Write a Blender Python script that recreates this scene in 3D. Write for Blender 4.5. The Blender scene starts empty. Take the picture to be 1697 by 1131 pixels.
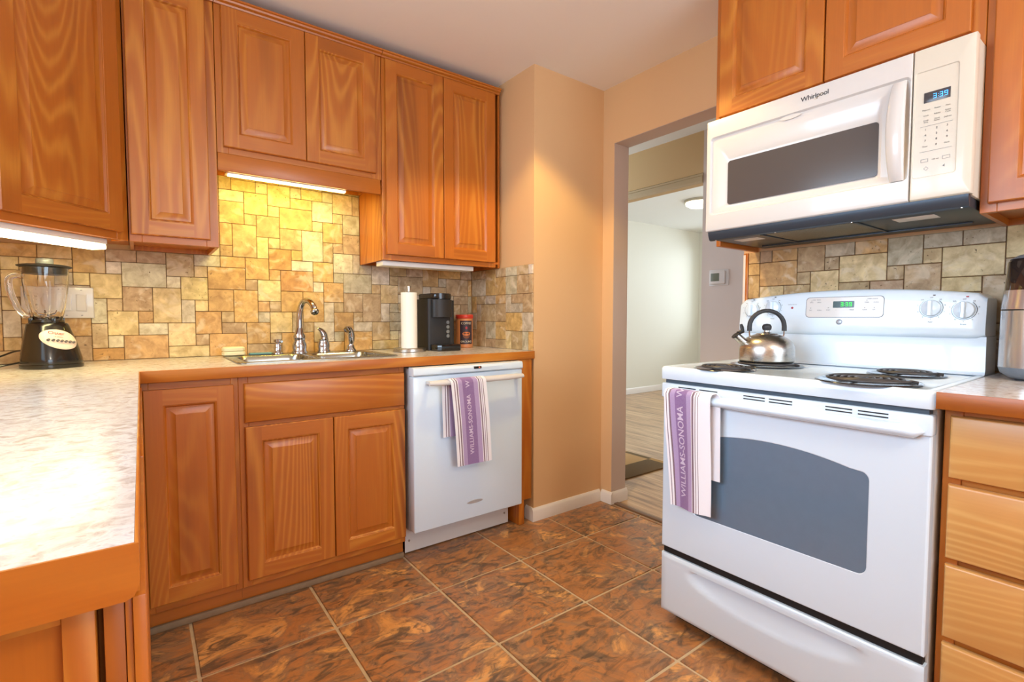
import bpy, bmesh, math, random
from mathutils import Vector, Matrix
from math import sin, cos, pi, radians, sqrt, atan2
random.seed(7)
S = bpy.context.scene
COL = S.collection

# ------------------------------------------------------------------ camera
cd = bpy.data.cameras.new('camera'); cam = bpy.data.objects.new('camera', cd); COL.objects.link(cam)
cd.sensor_fit = 'HORIZONTAL'; cd.sensor_width = 36.0; cd.lens = 36.0*824.1/1697; cd.clip_start = 0.02
yw, pt_, rl = radians(-36.7455), radians(-2.7283), radians(0.0106)
fw = Vector((-sin(yw)*cos(pt_), cos(yw)*cos(pt_), sin(pt_))); rt = Vector((cos(yw), sin(yw), 0)); up = rt.cross(fw)
M4 = Matrix((rt, up, -fw)).transposed().to_4x4(); M4.translation = (0.0061, -2.6276, 1.0922)
cam.matrix_world = M4; S.camera = cam

# ------------------------------------------------------------------ view + world
S.view_settings.view_transform = 'Standard'; S.view_settings.look = 'None'
S.view_settings.exposure = -0.05; S.view_settings.gamma = 1.0; S.view_settings.use_curve_mapping = False
W = bpy.data.worlds.new('world'); S.world = W; W.use_nodes = True
W.node_tree.nodes['Background'].inputs[0].default_value = (0.72, 0.86, 1.0, 1)
W.node_tree.nodes['Background'].inputs[1].default_value = 3.0

def area(name, loc, rot, sx, sy, power, col):
    l = bpy.data.lights.new(name, 'AREA'); l.shape = 'RECTANGLE'; l.size = sx; l.size_y = sy; l.energy = power; l.color = col
    o = bpy.data.objects.new(name, l); COL.objects.link(o); o.location = loc; o.rotation_euler = rot; return o
def spot(name, loc, power, col, ang, blend, r=.03, rot=(0,0,0)):
    l = bpy.data.lights.new(name, 'SPOT'); l.energy = power; l.color = col; l.spot_size = radians(ang); l.spot_blend = blend; l.shadow_soft_size = r
    o = bpy.data.objects.new(name, l); COL.objects.link(o); o.location = loc; o.rotation_euler = rot; return o
# lamps added as daylight from invented windows over the counter and behind camera
area('added_side_daylight', (-2.3, -1.45, 1.95), (0, radians(-80), 0), 1.8, 2.6, 165, (0.60, 0.79, 1.0))
area('added_rear_daylight', (0.95, -4.75, 1.55), (radians(90), 0, 0), 1.7, 1.3, 42, (0.64, 0.81, 1.0))
# lamps added for the far room, as daylight through invented unseen windows
area('added_far_daylight', (8.1, .95, 1.75), (0, radians(90), 0), 1.0, 1.2, 42, (0.80, 0.91, 1.0))
area('added_far_side_daylight', (5.2, -1.75, 1.55), (radians(90), 0, 0), 1.5, 1.2, 30, (0.90, 0.96, 1.0))
area('hall_fill_lamp', (2.9, -4.2, 1.5), (radians(90), 0, 0), 0.9, 1.4, 10, (1.0, 0.95, 0.9))  # unseen lamp inside the hall, whose end wall has no window
# recessed ceiling cans: one by the doorway, one added unseen behind the camera
for cx_, cy_, p_ in ((1.375, -1.135, 62), (0.25, -3.0, 8)):
    spot('ceiling_can_light', (cx_, cy_, 2.375), p_, (1.0, 0.72, 0.26), 116, 0.28, .05)
pl = bpy.data.lights.new('added_ceiling_fill', 'POINT'); pl.energy = 30; pl.color = (1.0, 0.90, 0.76); pl.shadow_soft_size = .14  # unseen lamp added behind the camera to brighten the ceiling
po = bpy.data.objects.new('added_ceiling_fill', pl); COL.objects.link(po); po.location = (0.75, -3.4, 2.08)

# ------------------------------------------------------------------ materials
def lin(c):
    return tuple(((v/255)/12.92 if v/255 <= .04045 else ((v/255+.055)/1.055)**2.4) for v in c) + (1,)
class N:
    def __init__(s, name):
        s.m = bpy.data.materials.new(name); s.m.use_nodes = True; s.t = s.m.node_tree; s.b = s.t.nodes['Principled BSDF']
    def n(s, typ, **kw):
        x = s.t.nodes.new(typ)
        for k, v in kw.items():
            if k.startswith('i_'): x.inputs[k[2:].replace('_', ' ')].default_value = v
            else: setattr(x, k, v)
        return x
    def l(s, a, b): s.t.links.new(a, b)
    def math(s, op, a, b=None, c=None):
        x = s.n('ShaderNodeMath', operation=op)
        for i, v in enumerate((a, b, c)):
            if v is None: continue
            if isinstance(v, (int, float)): x.inputs[i].default_value = v
            else: s.l(v, x.inputs[i])
        return x.outputs[0]
    def mapping(s, vec, scale, loc=(0,0,0)):
        x = s.n('ShaderNodeMapping'); x.inputs['Scale'].default_value = scale; x.inputs['Location'].default_value = loc; s.l(vec, x.inputs[0]); return x.outputs[0]
    def noise(s, vec, scale, detail=3, rough=.5, dist=0):
        x = s.n('ShaderNodeTexNoise'); x.inputs['Scale'].default_value = scale; x.inputs['Detail'].default_value = detail
        x.inputs['Roughness'].default_value = rough; x.inputs['Distortion'].default_value = dist; s.l(vec, x.inputs['Vector']); return x.outputs['Fac']
    def ramp(s, fac, stops, interp='LINEAR'):
        x = s.n('ShaderNodeValToRGB'); cr = x.color_ramp; cr.interpolation = interp
        while len(cr.elements) < len(stops): cr.elements.new(.5)
        for e, (p, c) in zip(cr.elements, stops): e.position = p; e.color = c
        s.l(fac, x.inputs[0]); return x.outputs[0]
    def mix(s, fac, a, b, mode='MIX'):
        x = s.n('ShaderNodeMix', data_type='RGBA', blend_type=mode)
        for sock, v in ((x.inputs[0], fac), (x.inputs[6], a), (x.inputs[7], b)):
            if isinstance(v, (int, float)): sock.default_value = v
            elif isinstance(v, tuple): sock.default_value = v
            else: s.l(v, sock)
        return x.outputs[2]
    def bump(s, h, strength, dist=.002):
        x = s.n('ShaderNodeBump'); x.inputs['Strength'].default_value = strength; x.inputs['Distance'].default_value = dist; s.l(h, x.inputs['Height']); s.l(x.outputs[0], s.b.inputs['Normal'])
    def coord(s, k='Object'): return s.n('ShaderNodeTexCoord').outputs[k]
    def seeded(s, amt=9.0):
        oi = s.n('ShaderNodeObjectInfo'); v = s.n('ShaderNodeVectorMath', operation='SCALE'); v.inputs[0].default_value = (amt, amt*.7, amt*1.3)
        s.l(oi.outputs['Random'], v.inputs['Scale']); a = s.n('ShaderNodeVectorMath', operation='ADD'); s.l(s.coord(), a.inputs[0]); s.l(v.outputs[0], a.inputs[1]); return a.outputs[0]
def mat(name, col, rough=.4, metal=0, coat=0, spec=.5, noise=0, nscale=30, emit=None, est=1, trans=0, ior=1.45, bump=0, coatr=.05):
    q = N(name); b = q.b
    b.inputs['Base Color'].default_value = lin(col); b.inputs['Roughness'].default_value = rough; b.inputs['Metallic'].default_value = metal
    b.inputs['Coat Weight'].default_value = coat; b.inputs['Coat Roughness'].default_value = coatr; b.inputs['Specular IOR Level'].default_value = spec
    b.inputs['Transmission Weight'].default_value = trans; b.inputs['IOR'].default_value = ior
    if noise:
        f = q.noise(q.coord(), nscale, 4); c = lin(col); d = tuple(v*(1-noise) for v in c[:3])+(1,)
        q.l(q.ramp(f, [(.3, d), (.7, c)]), b.inputs['Base Color'])
        if bump: q.bump(f, bump)
    elif bump:
        q.bump(q.noise(q.coord(), nscale, 3), bump)
    if emit: b.inputs['Emission Color'].default_value = lin(emit); b.inputs['Emission Strength'].default_value = est
    return q.m
def wood(name, axis, light, mid, dark, rough=.38):
    q = N(name); v = q.seeded()
    sc = {'z': (1, 1, .13), 'x': (.13, 1, 1), 'y': (1, .13, 1)}[axis]
    p = q.mapping(v, sc)
    n1 = q.noise(p, 3.6, 0.6, .4, .15)
    ph = q.noise(p, 15, 2, .5); g = q.math('SINE', q.math('MULTIPLY_ADD', n1, 180.0, q.math('MULTIPLY', ph, 9.0))); g = q.math('MULTIPLY_ADD', g, .5, .5); g = q.math('POWER', g, 2.2)
    msk = q.ramp(q.noise(p, 3.0, 1), [(.42, (0,0,0,1)), (.6, (1,1,1,1))])
    g = q.math('MULTIPLY', g, msk)
    fine = q.noise(q.mapping(v, tuple(1.6 if s_ == 1 else .05 for s_ in sc)), 120, 3, .6)
    blot = q.noise(q.mapping(v, tuple(1 if s_ == 1 else .12 for s_ in sc)), 9, 2, .5, .3)
    c = q.ramp(blot, [(.12, lin(dark)), (.45, lin(mid)), (.62, lin(mid)), (.9, lin(light))])
    c = q.mix(q.math('MULTIPLY', g, .55), c, lin(light))
    c = q.mix(q.math('MULTIPLY', fine, .30), c, lin(dark))
    q.l(c, q.b.inputs['Base Color']); q.b.inputs['Roughness'].default_value = rough
    q.b.inputs['Coat Weight'].default_value = .12; q.b.inputs['Coat Roughness'].default_value = .2
    q.bump(fine, .06, .001); return q.m
WL, WM, WD = (222,148,54), (188,104,26), (126,62,14)
WV = wood('wood_grain_upright', 'z', WL, WM, WD); WH = wood('wood_grain_level', 'x', WL, WM, WD); WY = wood('wood_grain_deep', 'y', WL, WM, WD)
LV = wood('pale_wood_level', 'x', (236,192,120), (216,158,88), (184,122,62), .36)
def travertine():
    q = N('travertine'); a = q.n('ShaderNodeAttribute', attribute_name='tint'); sd = q.n('ShaderNodeAttribute', attribute_name='seed')
    o = q.n('ShaderNodeVectorMath', operation='MULTIPLY_ADD'); q.l(sd.outputs['Color'], o.inputs[0]); o.inputs[1].default_value = (13, 13, 13); q.l(q.coord(), o.inputs[2]); v = o.outputs[0]
    n1 = q.noise(v, 26, 5, .6, .5); n2 = q.noise(v, 90, 3, .6); n3 = q.noise(v, 11, 3, .5, 1.2)
    c = q.mix(q.ramp(n1, [(.32, (0,0,0,1)), (.68, (1,1,1,1))]), q.mix(1.0, a.outputs['Color'], (.70, .62, .52, 1), 'MULTIPLY'), q.mix(1.0, a.outputs['Color'], (1.16, 1.16, 1.16, 1), 'MULTIPLY'))
    c = q.mix(q.ramp(n3, [(.56, (0,0,0,1)), (.66, (.45,.45,.45,1))]), c, lin((232,214,184)))
    pit = q.ramp(n2, [(.30, (1,1,1,1)), (.36, (0,0,0,1))]); pm = q.math('MULTIPLY', pit, q.ramp(q.noise(v, 14, 2), [(.45, (0,0,0,1)), (.62, (1,1,1,1))]))
    c = q.mix(pm, c, lin((110,82,50)))
    c = q.mix(a.outputs['Alpha'], lin((120,100,78)), c)
    q.l(c, q.b.inputs['Base Color']); q.b.inputs['Roughness'].default_value = .55
    q.bump(q.math('SUBTRACT', q.math('MULTIPLY', n1, .4), pm), .5, .0015); return q.m
TRAV = travertine()
GROUT_D = mat('dark_joint', (112,84,58), .9)
def slate():
    q = N('slate_tile'); sd = q.n('ShaderNodeAttribute', attribute_name='seed')
    o = q.n('ShaderNodeVectorMath', operation='MULTIPLY_ADD'); q.l(sd.outputs['Color'], o.inputs[0]); o.inputs[1].default_value = (17, 17, 17); q.l(q.coord(), o.inputs[2]); v = o.outputs[0]
    n1 = q.noise(v, 4.2, 6, .62, 1.6); n2 = q.noise(q.mapping(v, (1, 2.2, 1)), 11, 6, .65, 1.1); n3 = q.noise(v, 3.0, 3, .5, .8)
    c = q.ramp(n1, [(.24, lin((88,74,62))), (.36, lin((138,102,72))), (.46, lin((182,120,68))), (.54, lin((148,112,82))), (.63, lin((222,158,88))), (.76, lin((192,164,124)))])
    c = q.mix(q.ramp(n2, [(.38, (.8,.8,.8,1)), (.52, (0,0,0,1))]), c, lin((78,66,54)))
    c = q.mix(q.ramp(n3, [(.52, (0,0,0,1)), (.70, (.5,.5,.5,1))]), c, lin((178,112,56)))
    q.l(c, q.b.inputs['Base Color'])
    r = q.n('ShaderNodeMapRange'); q.l(n2, r.inputs[0]); r.inputs[3].default_value = .22; r.inputs[4].default_value = .5; q.l(r.outputs[0], q.b.inputs['Roughness'])
    q.bump(q.math('ADD', n2, q.math('MULTIPLY', n1, .6)), .55, .004); return q.m
SLATE = slate(); GROUT = mat('tan_grout', (204,180,146), .85, noise=.2)
def laminate():
    q = N('speckled_laminate'); v = q.coord()
    n1 = q.noise(v, 38, 5, .62, .8); n2 = q.noise(q.mapping(v, (1, .5, 1)), 9, 3); n3 = q.noise(v, 140, 2)
    c = q.ramp(n1, [(.30, lin((164,148,140))), (.44, lin((202,192,188))), (.56, lin((224,220,220))), (.70, lin((184,178,184)))])
    c = q.mix(q.ramp(n2, [(.45, (0,0,0,1)), (.7, (.35,.35,.35,1))]), c, lin((196,186,180)))
    c = q.mix(q.ramp(n3, [(.62, (0,0,0,1)), (.72, (.35,.35,.35,1))]), c, lin((150,125,105)))
    q.l(c, q.b.inputs['Base Color']); q.b.inputs['Roughness'].default_value = .26; q.b.inputs['Coat Weight'].default_value = .3; q.b.inputs['Coat Roughness'].default_value = .15
    q.bump(n3, .03, .001); return q.m
LAM = laminate()
def planks():
    q = N('plank_floor'); v = q.coord()
    sx = q.n('ShaderNodeSeparateXYZ'); q.l(v, sx.inputs[0])
    row = q.math('FLOOR', q.math('DIVIDE', sx.outputs[0], .125)); wn = q.n('ShaderNodeTexWhiteNoise', noise_dimensions='1D'); q.l(row, wn.inputs['W'])
    cb = q.n('ShaderNodeCombineXYZ'); q.l(sx.outputs[0], cb.inputs[0]); q.l(q.math('MULTIPLY_ADD', wn.outputs[0], 9, q.math('MULTIPLY', sx.outputs[1], .09)), cb.inputs[1])
    n1 = q.noise(cb.outputs[0], 22, 4, .6, .4)
    c = q.ramp(n1, [(.3, lin((132,100,72))), (.5, lin((190,152,112))), (.7, lin((216,184,144)))])
    fr = q.math('FRACT', q.math('DIVIDE', sx.outputs[0], .125)); c = q.mix(q.math('LESS_THAN', fr, .02), c, lin((80,64,50)))
    q.l(c, q.b.inputs['Base Color']); q.b.inputs['Roughness'].default_value = .3; return q.m
PLANK = planks()
def brushed(name, col, rough, axis=2):
    q = N(name); sc = [60, 60, 60]; sc[axis] = 1.2 if axis < 2 else 2000
    q.b.inputs['Base Color'].default_value = lin(col); q.b.inputs['Metallic'].default_value = 1
    r = q.n('ShaderNodeMapRange'); q.l(q.noise(q.mapping(q.coord(), tuple(sc)), 1, 2), r.inputs[0]); r.inputs[3].default_value = rough*.7; r.inputs[4].default_value = rough*1.4
    q.l(r.outputs[0], q.b.inputs['Roughness']); return q.m
TAN = mat('tan_wall_paint', (222,180,132), .55, bump=.04, nscale=160)
CEIL = mat('ceiling_paint', (246,240,232), .8, bump=.05, nscale=120)
PALE = mat('pale_wall_paint', (224,220,205), .7, bump=.03, nscale=120)
HALLP = mat('hall_wall_paint', (208,194,184), .7)
TRIM = mat('white_trim_paint', (232,224,216), .35)
ENAM = mat('white_enamel', (218,233,245), .22, coat=.5)
PLAS = mat('white_plastic', (214,209,204), .28, coat=.3)
IVORY = mat('ivory_plastic', (214,205,188), .3, coat=.2)
GREYW = mat('grey_side_steel', (196,196,196), .4)
DARK = mat('dark_gap', (26,24,24), .6)
DSTEEL = mat('dark_grey_steel', (74,84,94), .35, metal=.6)
BLACK = mat('black_plastic', (24,22,22), .22, coat=.4)
BLACKM = mat('black_satin', (40,38,38), .45)
RUBBER = mat('soft_black_grip', (52,52,54), .5)
COILM = mat('burner_coil_metal', (70,67,66), .36, metal=.2)
PANM = mat('drip_pan_black', (34,34,36), .16, coat=.8)
CHROME = mat('chrome', (190,190,194), .07, metal=1)
STEEL = brushed('brushed_steel', (190,184,176), .28)
SINKM = brushed('sink_steel', (158,156,148), .24, 0)
GLASS = mat('clear_glass', (255,255,255), .02, trans=1, ior=1.45)
OVENG = mat('oven_glass', (104,126,146), .07, spec=.9, coat=.6, noise=.05, nscale=30)  # reflected room light mixed into the blue-grey base colour
MWG = mat('microwave_glass', (84,78,76), .16, spec=.6)
def E(name, c, s): return mat(name, c, .5, emit=c, est=s)
LIT = E('lit_tube', (255,240,190), 9.0); LEDS = E('lit_led_strip', (255,236,150), 11.0); BLUEL = E('blue_digits', (70,170,255), 2.0); GREENL = E('green_digits', (40,255,60), 1.6)
LAMPG = E('lit_lamp_glass', (255,246,224), 5.0); CANL = E('lit_can_lens', (255,224,170), 8.0)
PAPER = mat('white_paper', (240,238,234), .9, bump=.2, nscale=200)
GREYT = mat('grey_print', (110,112,118), .5); DKT = mat('dark_print', (60,58,60), .5); REDP = mat('red_print', (170,50,60), .5)
DIFF = mat('white_diffuser', (226,220,214), .4)

# ------------------------------------------------------------------ mesh helpers
def BM(): return bmesh.new()
def box(bm, x0, x1, y0, y1, z0, z1, r=0, mi=0, seg=2):
    b = bmesh.new(); bmesh.ops.create_cube(b, size=1)
    for v in b.verts: v.co = Vector((x0+(v.co.x+.5)*(x1-x0), y0+(v.co.y+.5)*(y1-y0), z0+(v.co.z+.5)*(z1-z0)))
    if r: bmesh.ops.bevel(b, geom=b.edges[:], offset=min(r, .49*min(abs(x1-x0), abs(y1-y0), abs(z1-z0))), segments=seg, profile=.5, affect='EDGES')
    merge(bm, b, mi)
def merge(bm, b, mi=0, mtx=None):
    mp = {}
    for v in b.verts: mp[v] = bm.verts.new(mtx @ v.co if mtx else v.co)
    for f in b.faces:
        try: g = bm.faces.new([mp[v] for v in f.verts]); g.material_index = mi if mi is not None else f.material_index
        except ValueError: pass
    b.free()
def loft(bm, loops, cap0=True, cap1=True, mi=0, closed=True):
    vs = [[bm.verts.new(p) for p in lp] for lp in loops]; n = len(loops[0])
    for a, b in zip(vs, vs[1:]):
        for i in range(n if closed else n-1):
            j = (i+1) % n
            try: bm.faces.new((a[i], a[j], b[j], b[i])).material_index = mi
            except ValueError: pass
    if cap0: bm.faces.new(list(reversed(vs[0]))).material_index = mi
    if cap1: bm.faces.new(vs[-1]).material_index = mi
def lathe(bm, prof, c=(0,0,0), n=32, mi=0, sx=1, sy=1):
    loops = [[(c[0]+r*sx*cos(2*pi*i/n), c[1]+r*sy*sin(2*pi*i/n), c[2]+z) for i in range(n)] for r, z in prof]
    loft(bm, loops, prof[0][0] > 1e-5, prof[-1][0] > 1e-5, mi)
def tube(bm, pts, r, n=12, mi=0, caps=True, flat=1.0):
    pts = [Vector(p) for p in pts]; rs = r if isinstance(r, (list, tuple)) else [r]*len(pts)
    t0 = (pts[1]-pts[0]).normalized(); u = t0.orthogonal().normalized(); loops = []
    for i, p in enumerate(pts):
        t = ((pts[min(i+1, len(pts)-1)]-pts[max(i-1, 0)])).normalized(); u = (u - t*u.dot(t)).normalized(); w = t.cross(u)
        loops.append([p + (u*cos(2*pi*k/n) + w*sin(2*pi*k/n)*flat)*rs[i] for k in range(n)])
    loft(bm, loops, caps, caps, mi)
def spline(pts, k=6):
    P = [Vector(p) for p in pts]; out = []
    for i in range(len(P)-1):
        a, b, c, d = P[max(i-1, 0)], P[i], P[i+1], P[min(i+2, len(P)-1)]
        for j in range(k):
            t = j/k; out.append(.5*((2*b)+(c-a)*t+(2*a-5*b+4*c-d)*t*t+(3*b-a-3*c+d)*t**3))
    return out+[P[-1]]
def prism(bm, poly, axis, a, b, r=0, mi=0, seg=2):
    """poly: 2D outline; axis: extrusion axis ('x': poly=(y,z), 'y': (x,z), 'z': (x,y))"""
    f = {'x': lambda p, t: (t, p[0], p[1]), 'y': lambda p, t: (p[0], t, p[1]), 'z': lambda p, t: (p[0], p[1], t)}[axis]
    q = bmesh.new(); loft(q, [[f(p, a) for p in poly], [f(p, b) for p in poly]])
    if r:
        es = [e for e in q.edges if abs((e.verts[0].co-e.verts[1].co)['xyz'.index(axis)]) < 1e-6]
        bmesh.ops.bevel(q, geom=es, offset=r, segments=seg, profile=.5, affect='EDGES')
    merge(bm, q, mi)
def rrect(x0, x1, y0, y1, r, n=5):
    out = []
    for cx, cy, a0 in ((x1-r, y1-r, 0), (x0+r, y1-r, 90), (x0+r, y0+r, 180), (x1-r, y0+r, 270)):
        for i in range(n+1): a = radians(a0+90*i/n); out.append((cx+r*cos(a), cy+r*sin(a)))
    return out
def mesh(name, bm, mats, parent=None, sharp=35, attrs=None):
    bmesh.ops.recalc_face_normals(bm, faces=bm.faces[:])
    me = bpy.data.meshes.new(name); bm.to_mesh(me); bm.free()
    for m in (mats if isinstance(mats, (list, tuple)) else [mats]): me.materials.append(m)
    me.shade_smooth(); me.set_sharp_from_angle(angle=radians(sharp))
    o = bpy.data.objects.new(name, me); COL.objects.link(o)
    if parent: o.parent = parent
    return o
def thing(name, label, cat, loc=(0,0,0), rz=0, group=None):
    o = bpy.data.objects.new(name, None); COL.objects.link(o); o.location = loc; o.rotation_euler = (0, 0, radians(rz)); o.empty_display_size = .05
    o['label'] = label; o['category'] = cat
    if group: o['group'] = group
    return o
def tag(o, label, cat, group=None):
    o['label'] = label; o['category'] = cat
    if group: o['group'] = group
    return o
def struct(name, bm, mats, parent=None, **k):
    o = mesh(name, bm, mats, parent, **k)
    if not parent: o['kind'] = 'structure'
    return o
def textmesh(body, size, spacing=1.0, bold=0):
    cu = bpy.data.curves.new('t', 'FONT'); cu.body = body; cu.size = size; cu.align_x = 'CENTER'; cu.align_y = 'CENTER'; cu.space_character = spacing; cu.offset = bold; cu.resolution_u = 3
    to = bpy.data.objects.new('t', cu); COL.objects.link(to); dg = bpy.context.evaluated_depsgraph_get(); dg.update()
    me = bpy.data.meshes.new_from_object(to.evaluated_get(dg)); bpy.data.objects.remove(to); bpy.data.curves.remove(cu)
    return me
def text(name, body, size, m, parent, fn, spacing=1.0, bold=0, depth=.0):
    """fn maps text-plane (x, y) to a local point"""
    me = textmesh(body, size, spacing, bold)
    for v in me.vertices: v.co = Vector(fn(v.co.x, v.co.y))
    me.name = name; me.materials.clear(); me.materials.append(m)
    o = bpy.data.objects.new(name, me); COL.objects.link(o); o.parent = parent; return o
SEG = {'0': 'abcdef', '1': 'bc', '2': 'abged', '3': 'abgcd', '4': 'fgbc', '5': 'afgcd', '6': 'afgedc', '7': 'abc', '8': 'abcdefg', '9': 'abcdfg'}
def digits(bm, s, x, y0, y1, w, h, z, axisfn):
    """seven-segment text drawn from x rightwards, local plane through axisfn(x, z, depth)"""
    t = w*.17
    R = {'a': (0, w, h-t, h), 'g': (0, w, h/2-t/2, h/2+t/2), 'd': (0, w, 0, t), 'f': (0, t, h/2, h), 'b': (w-t, w, h/2, h), 'e': (0, t, 0, h/2), 'c': (w-t, w, 0, h/2)}
    for ch in s:
        rects = [(w*.1, w*.1+t, h*.25, h*.25+t), (w*.1, w*.1+t, h*.65, h*.65+t)] if ch == ':' else [R[k] for k in SEG[ch]]
        for a, b, c, d in rects:
            box(bm, *axisfn(x+a, x+b, z+c, z+d))
        x += w*.5 if ch == ':' else w*1.4

# ------------------------------------------------------------------ setting: floors, ceilings, walls
XL, XE, XD, YS, ZC = -0.645, 1.667, 2.185, -0.5954, 2.396
TS, TX, TY = 0.4092, 1.3467, -0.8952
bm = BM(); box(bm, XL, XD, -4.7, 0, -.06, -.004, mi=1)
box(bm, XD, XD+.035, -4.7, 0, -.06, -.004, mi=1)
seeds = []
g = .0052
i0, i1 = math.floor((XL-TX)/TS), math.floor((XD-TX)/TS)
for i in range(i0, i1+1):
    for j in range(math.floor((-4.7-TY)/TS), math.floor((0-TY)/TS)+1):
        x0, x1 = max(TX+i*TS+g, XL), min(TX+(i+1)*TS-g, XD); y0, y1 = max(TY+j*TS+g, -4.7), min(TY+(j+1)*TS-g, 0)
        if x1-x0 < .01 or y1-y0 < .01: continue
        n0 = len(bm.faces); box(bm, x0, x1, y0, y1, -.02, 0, r=.0018, seg=1); seeds += [(n0, len(bm.faces), (random.random(), random.random(), random.random(), 1))]
def faceattr(o, name, spans, default=(1,1,1,1)):
    me = o.data; at = me.attributes.new(name, 'FLOAT_COLOR', 'FACE')
    arr = [default]*len(me.polygons)
    for a, b, c in spans:
        for k in range(a, b): arr[k] = c
    at.data.foreach_set('color', [v for c in arr for v in c])
o = struct('floor', bm, [SLATE, GROUT]); faceattr(o, 'seed', seeds)
bm = BM(); box(bm, XD+.035, 9.0, -4.7, 4.0, -.06, -.002); o = struct('floor_hall', bm, PLANK)
bm = BM(); box(bm, XD+.012, XD+.045, -1.45, -.68, -.01, .006, r=.003); struct('trim_threshold', bm, mat('threshold_wood', (120,90,66), .4))
bm = BM(); box(bm, XL-.1, XD+.12, -4.8, .1, ZC, ZC+.1); struct('ceiling', bm, CEIL)
bm = BM(); box(bm, XD+.12, 9.0, -4.8, 4.0, 2.44, 2.54); struct('ceiling_hall', bm, mat('hall_ceiling_paint', (232,232,226), .8, bump=.3, nscale=60))
bm = BM(); box(bm, XL-.1, XD, .012, .12, 0, ZC); struct('wall_back', bm, TAN)
bm = BM(); box(bm, XE, XD, YS, .012, 0, ZC); struct('wall_stub', bm, TAN)
XD2, YO, YO2, ZO = 2.305, -.678, -1.45, 2.078
bm = BM(); box(bm, XD, XD2, YO, .4, 0, ZC); box(bm, XD, XD2, YO2, YO, ZO, ZC); box(bm, XD, XD2, -4.8, YO2, 0, ZC); struct('wall_right', bm, TAN)
bm = BM(); box(bm, XD+.002, XD2+.0015, YO-.0015, YO+.0, .002, ZO); box(bm, XD+.002, XD2+.0015, YO2, YO-.0015, ZO-.0015, ZO); struct('trim_5', bm, mat('jamb_paint', (204,184,170), .55))
# unseen left and rear walls, each with an invented window for daylight
def holed(bm, axis, t0, t1, a0, a1, z0, z1, ha0, ha1, hz0, hz1):
    for p in ((a0, ha0, z0, z1), (ha1, a1, z0, z1), (ha0, ha1, z0, hz0), (ha0, ha1, hz1, z1)):
        if axis == 'x': box(bm, t0, t1, p[0], p[1], p[2], p[3])
        else: box(bm, p[0], p[1], t0, t1, p[2], p[3])
bm = BM(); holed(bm, 'x', XL-.1, XL, -4.8, .1, 0, ZC, -2.4, -.88, 1.1, 2.12); struct('wall_left', bm, TAN)
bm = BM(); holed(bm, 'y', -4.8, -4.7, XL-.1, XD2, 0, ZC, .1, 1.85, .9, 2.15); struct('wall_rear', bm, TAN)
def winframe(name, axis, t, a0, a1, z0, z1):
    bm = BM()
    def bb(p, q, r, s):
        if axis == 'x': box(bm, t-.05, t-.01, p, q, r, s, .003)
        else: box(bm, p, q, t-.05, t-.01, r, s, .003)
    w = .045; bb(a0, a0+w, z0, z1); bb(a1-w, a1, z0, z1); bb(a0+w, a1-w, z0, z0+w); bb(a0+w, a1-w, z1-w, z1); m_ = (a0+a1)/2; bb(m_-.02, m_+.02, z0+w, z1-w)
    return struct(name, bm, TRIM)
winframe('window_invented_left', 'x', XL, -2.4, -.88, 1.1, 2.12); winframe('window_invented_rear', 'y', -4.7, .1, 1.85, .9, 2.15)  # frames of the invented windows, out of view
# hall and far room
XH = 3.30
bm = BM(); box(bm, XH, XH+.12, -4.8, -.531, 0, 2.44); box(bm, XH, XH+.12, -.531, 3.2, 2.08, 2.44, mi=1); struct('wall_hall', bm, [HALLP, mat('beige_header_paint', (196,164,116), .7)])
bm = BM(); prism(bm, [(XH-.016, 2.08), (XH-.016, 2.112), (XH-.009, 2.120), (XH-.009, 2.132), (XH, 2.140), (XH, 2.066), (XH-.006, 2.066)], 'y', -.531, 3.2); struct('trim_1', bm, mat('header_moulding_paint', (178,156,118), .5))
bm = BM(); box(bm, XH+.12, 9, 2.0, 2.12, 0, 2.44); holed(bm, 'x', 7.2, 7.3, -1.9, 2.0, 0, 2.44, .2, 1.75, .95, 2.1); box(bm, XH+.12, 9, -2.0, -1.9, 0, .7); box(bm, XH+.12, 9, -2.0, -1.9, 2.2, 2.44); box(bm, XH+.12, 4.4, -2, -1.9, .7, 2.2); box(bm, 6.0, 7.3, -2, -1.9, .7, 2.2); struct('wall_far', bm, PALE)  # far walls with invented, unseen openings for the added daylight
bm = BM(); box(bm, XD2, XH, 3.2, 3.3, 0, 2.44); box(bm, XD2, XH, -4.8, -4.7, 0, 2.44); struct('wall_hall_end', bm, PALE)
def baseboard(name, axis, t, sgn, a0, a1, h=.07, th=.014):
    prof = [(0, 0), (th, 0), (th, h-.016), (th*.75, h-.008), (th*.4, h), (0, h)]
    bm = BM(); prism(bm, [(t+sgn*p, z) for p, z in prof], axis, a0, a1); return struct(name, bm, TRIM)
baseboard('baseboard_stub', 'x', YS, -1, XE-.014, XD-.014)
baseboard('baseboard_stub_side', 'y', XE, -1, YS-.0, YS+.06)
baseboard('baseboard_right', 'y', XD, -1, YO-.014, YS-.014)
baseboard('baseboard_jamb', 'x', YO, -1, XD-.0, XD2+.012)
baseboard('baseboard_far', 'x', 2.0, -1, XH+.12, 7.2, .085)
bm = BM(); box(bm, XD-.012, XD, -1.476, -1.463, .9, 1.376, .002); box(bm, XD-.0022, XD+.0, -1.463, -1.45, 0.9, 1.377); struct('trim_2', bm, [WV])
bm = BM(); box(bm, XD-.004, XD+.0, -1.462, -1.449, .6, 1.37, .001); struct('trim_3', bm, TRIM)

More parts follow.
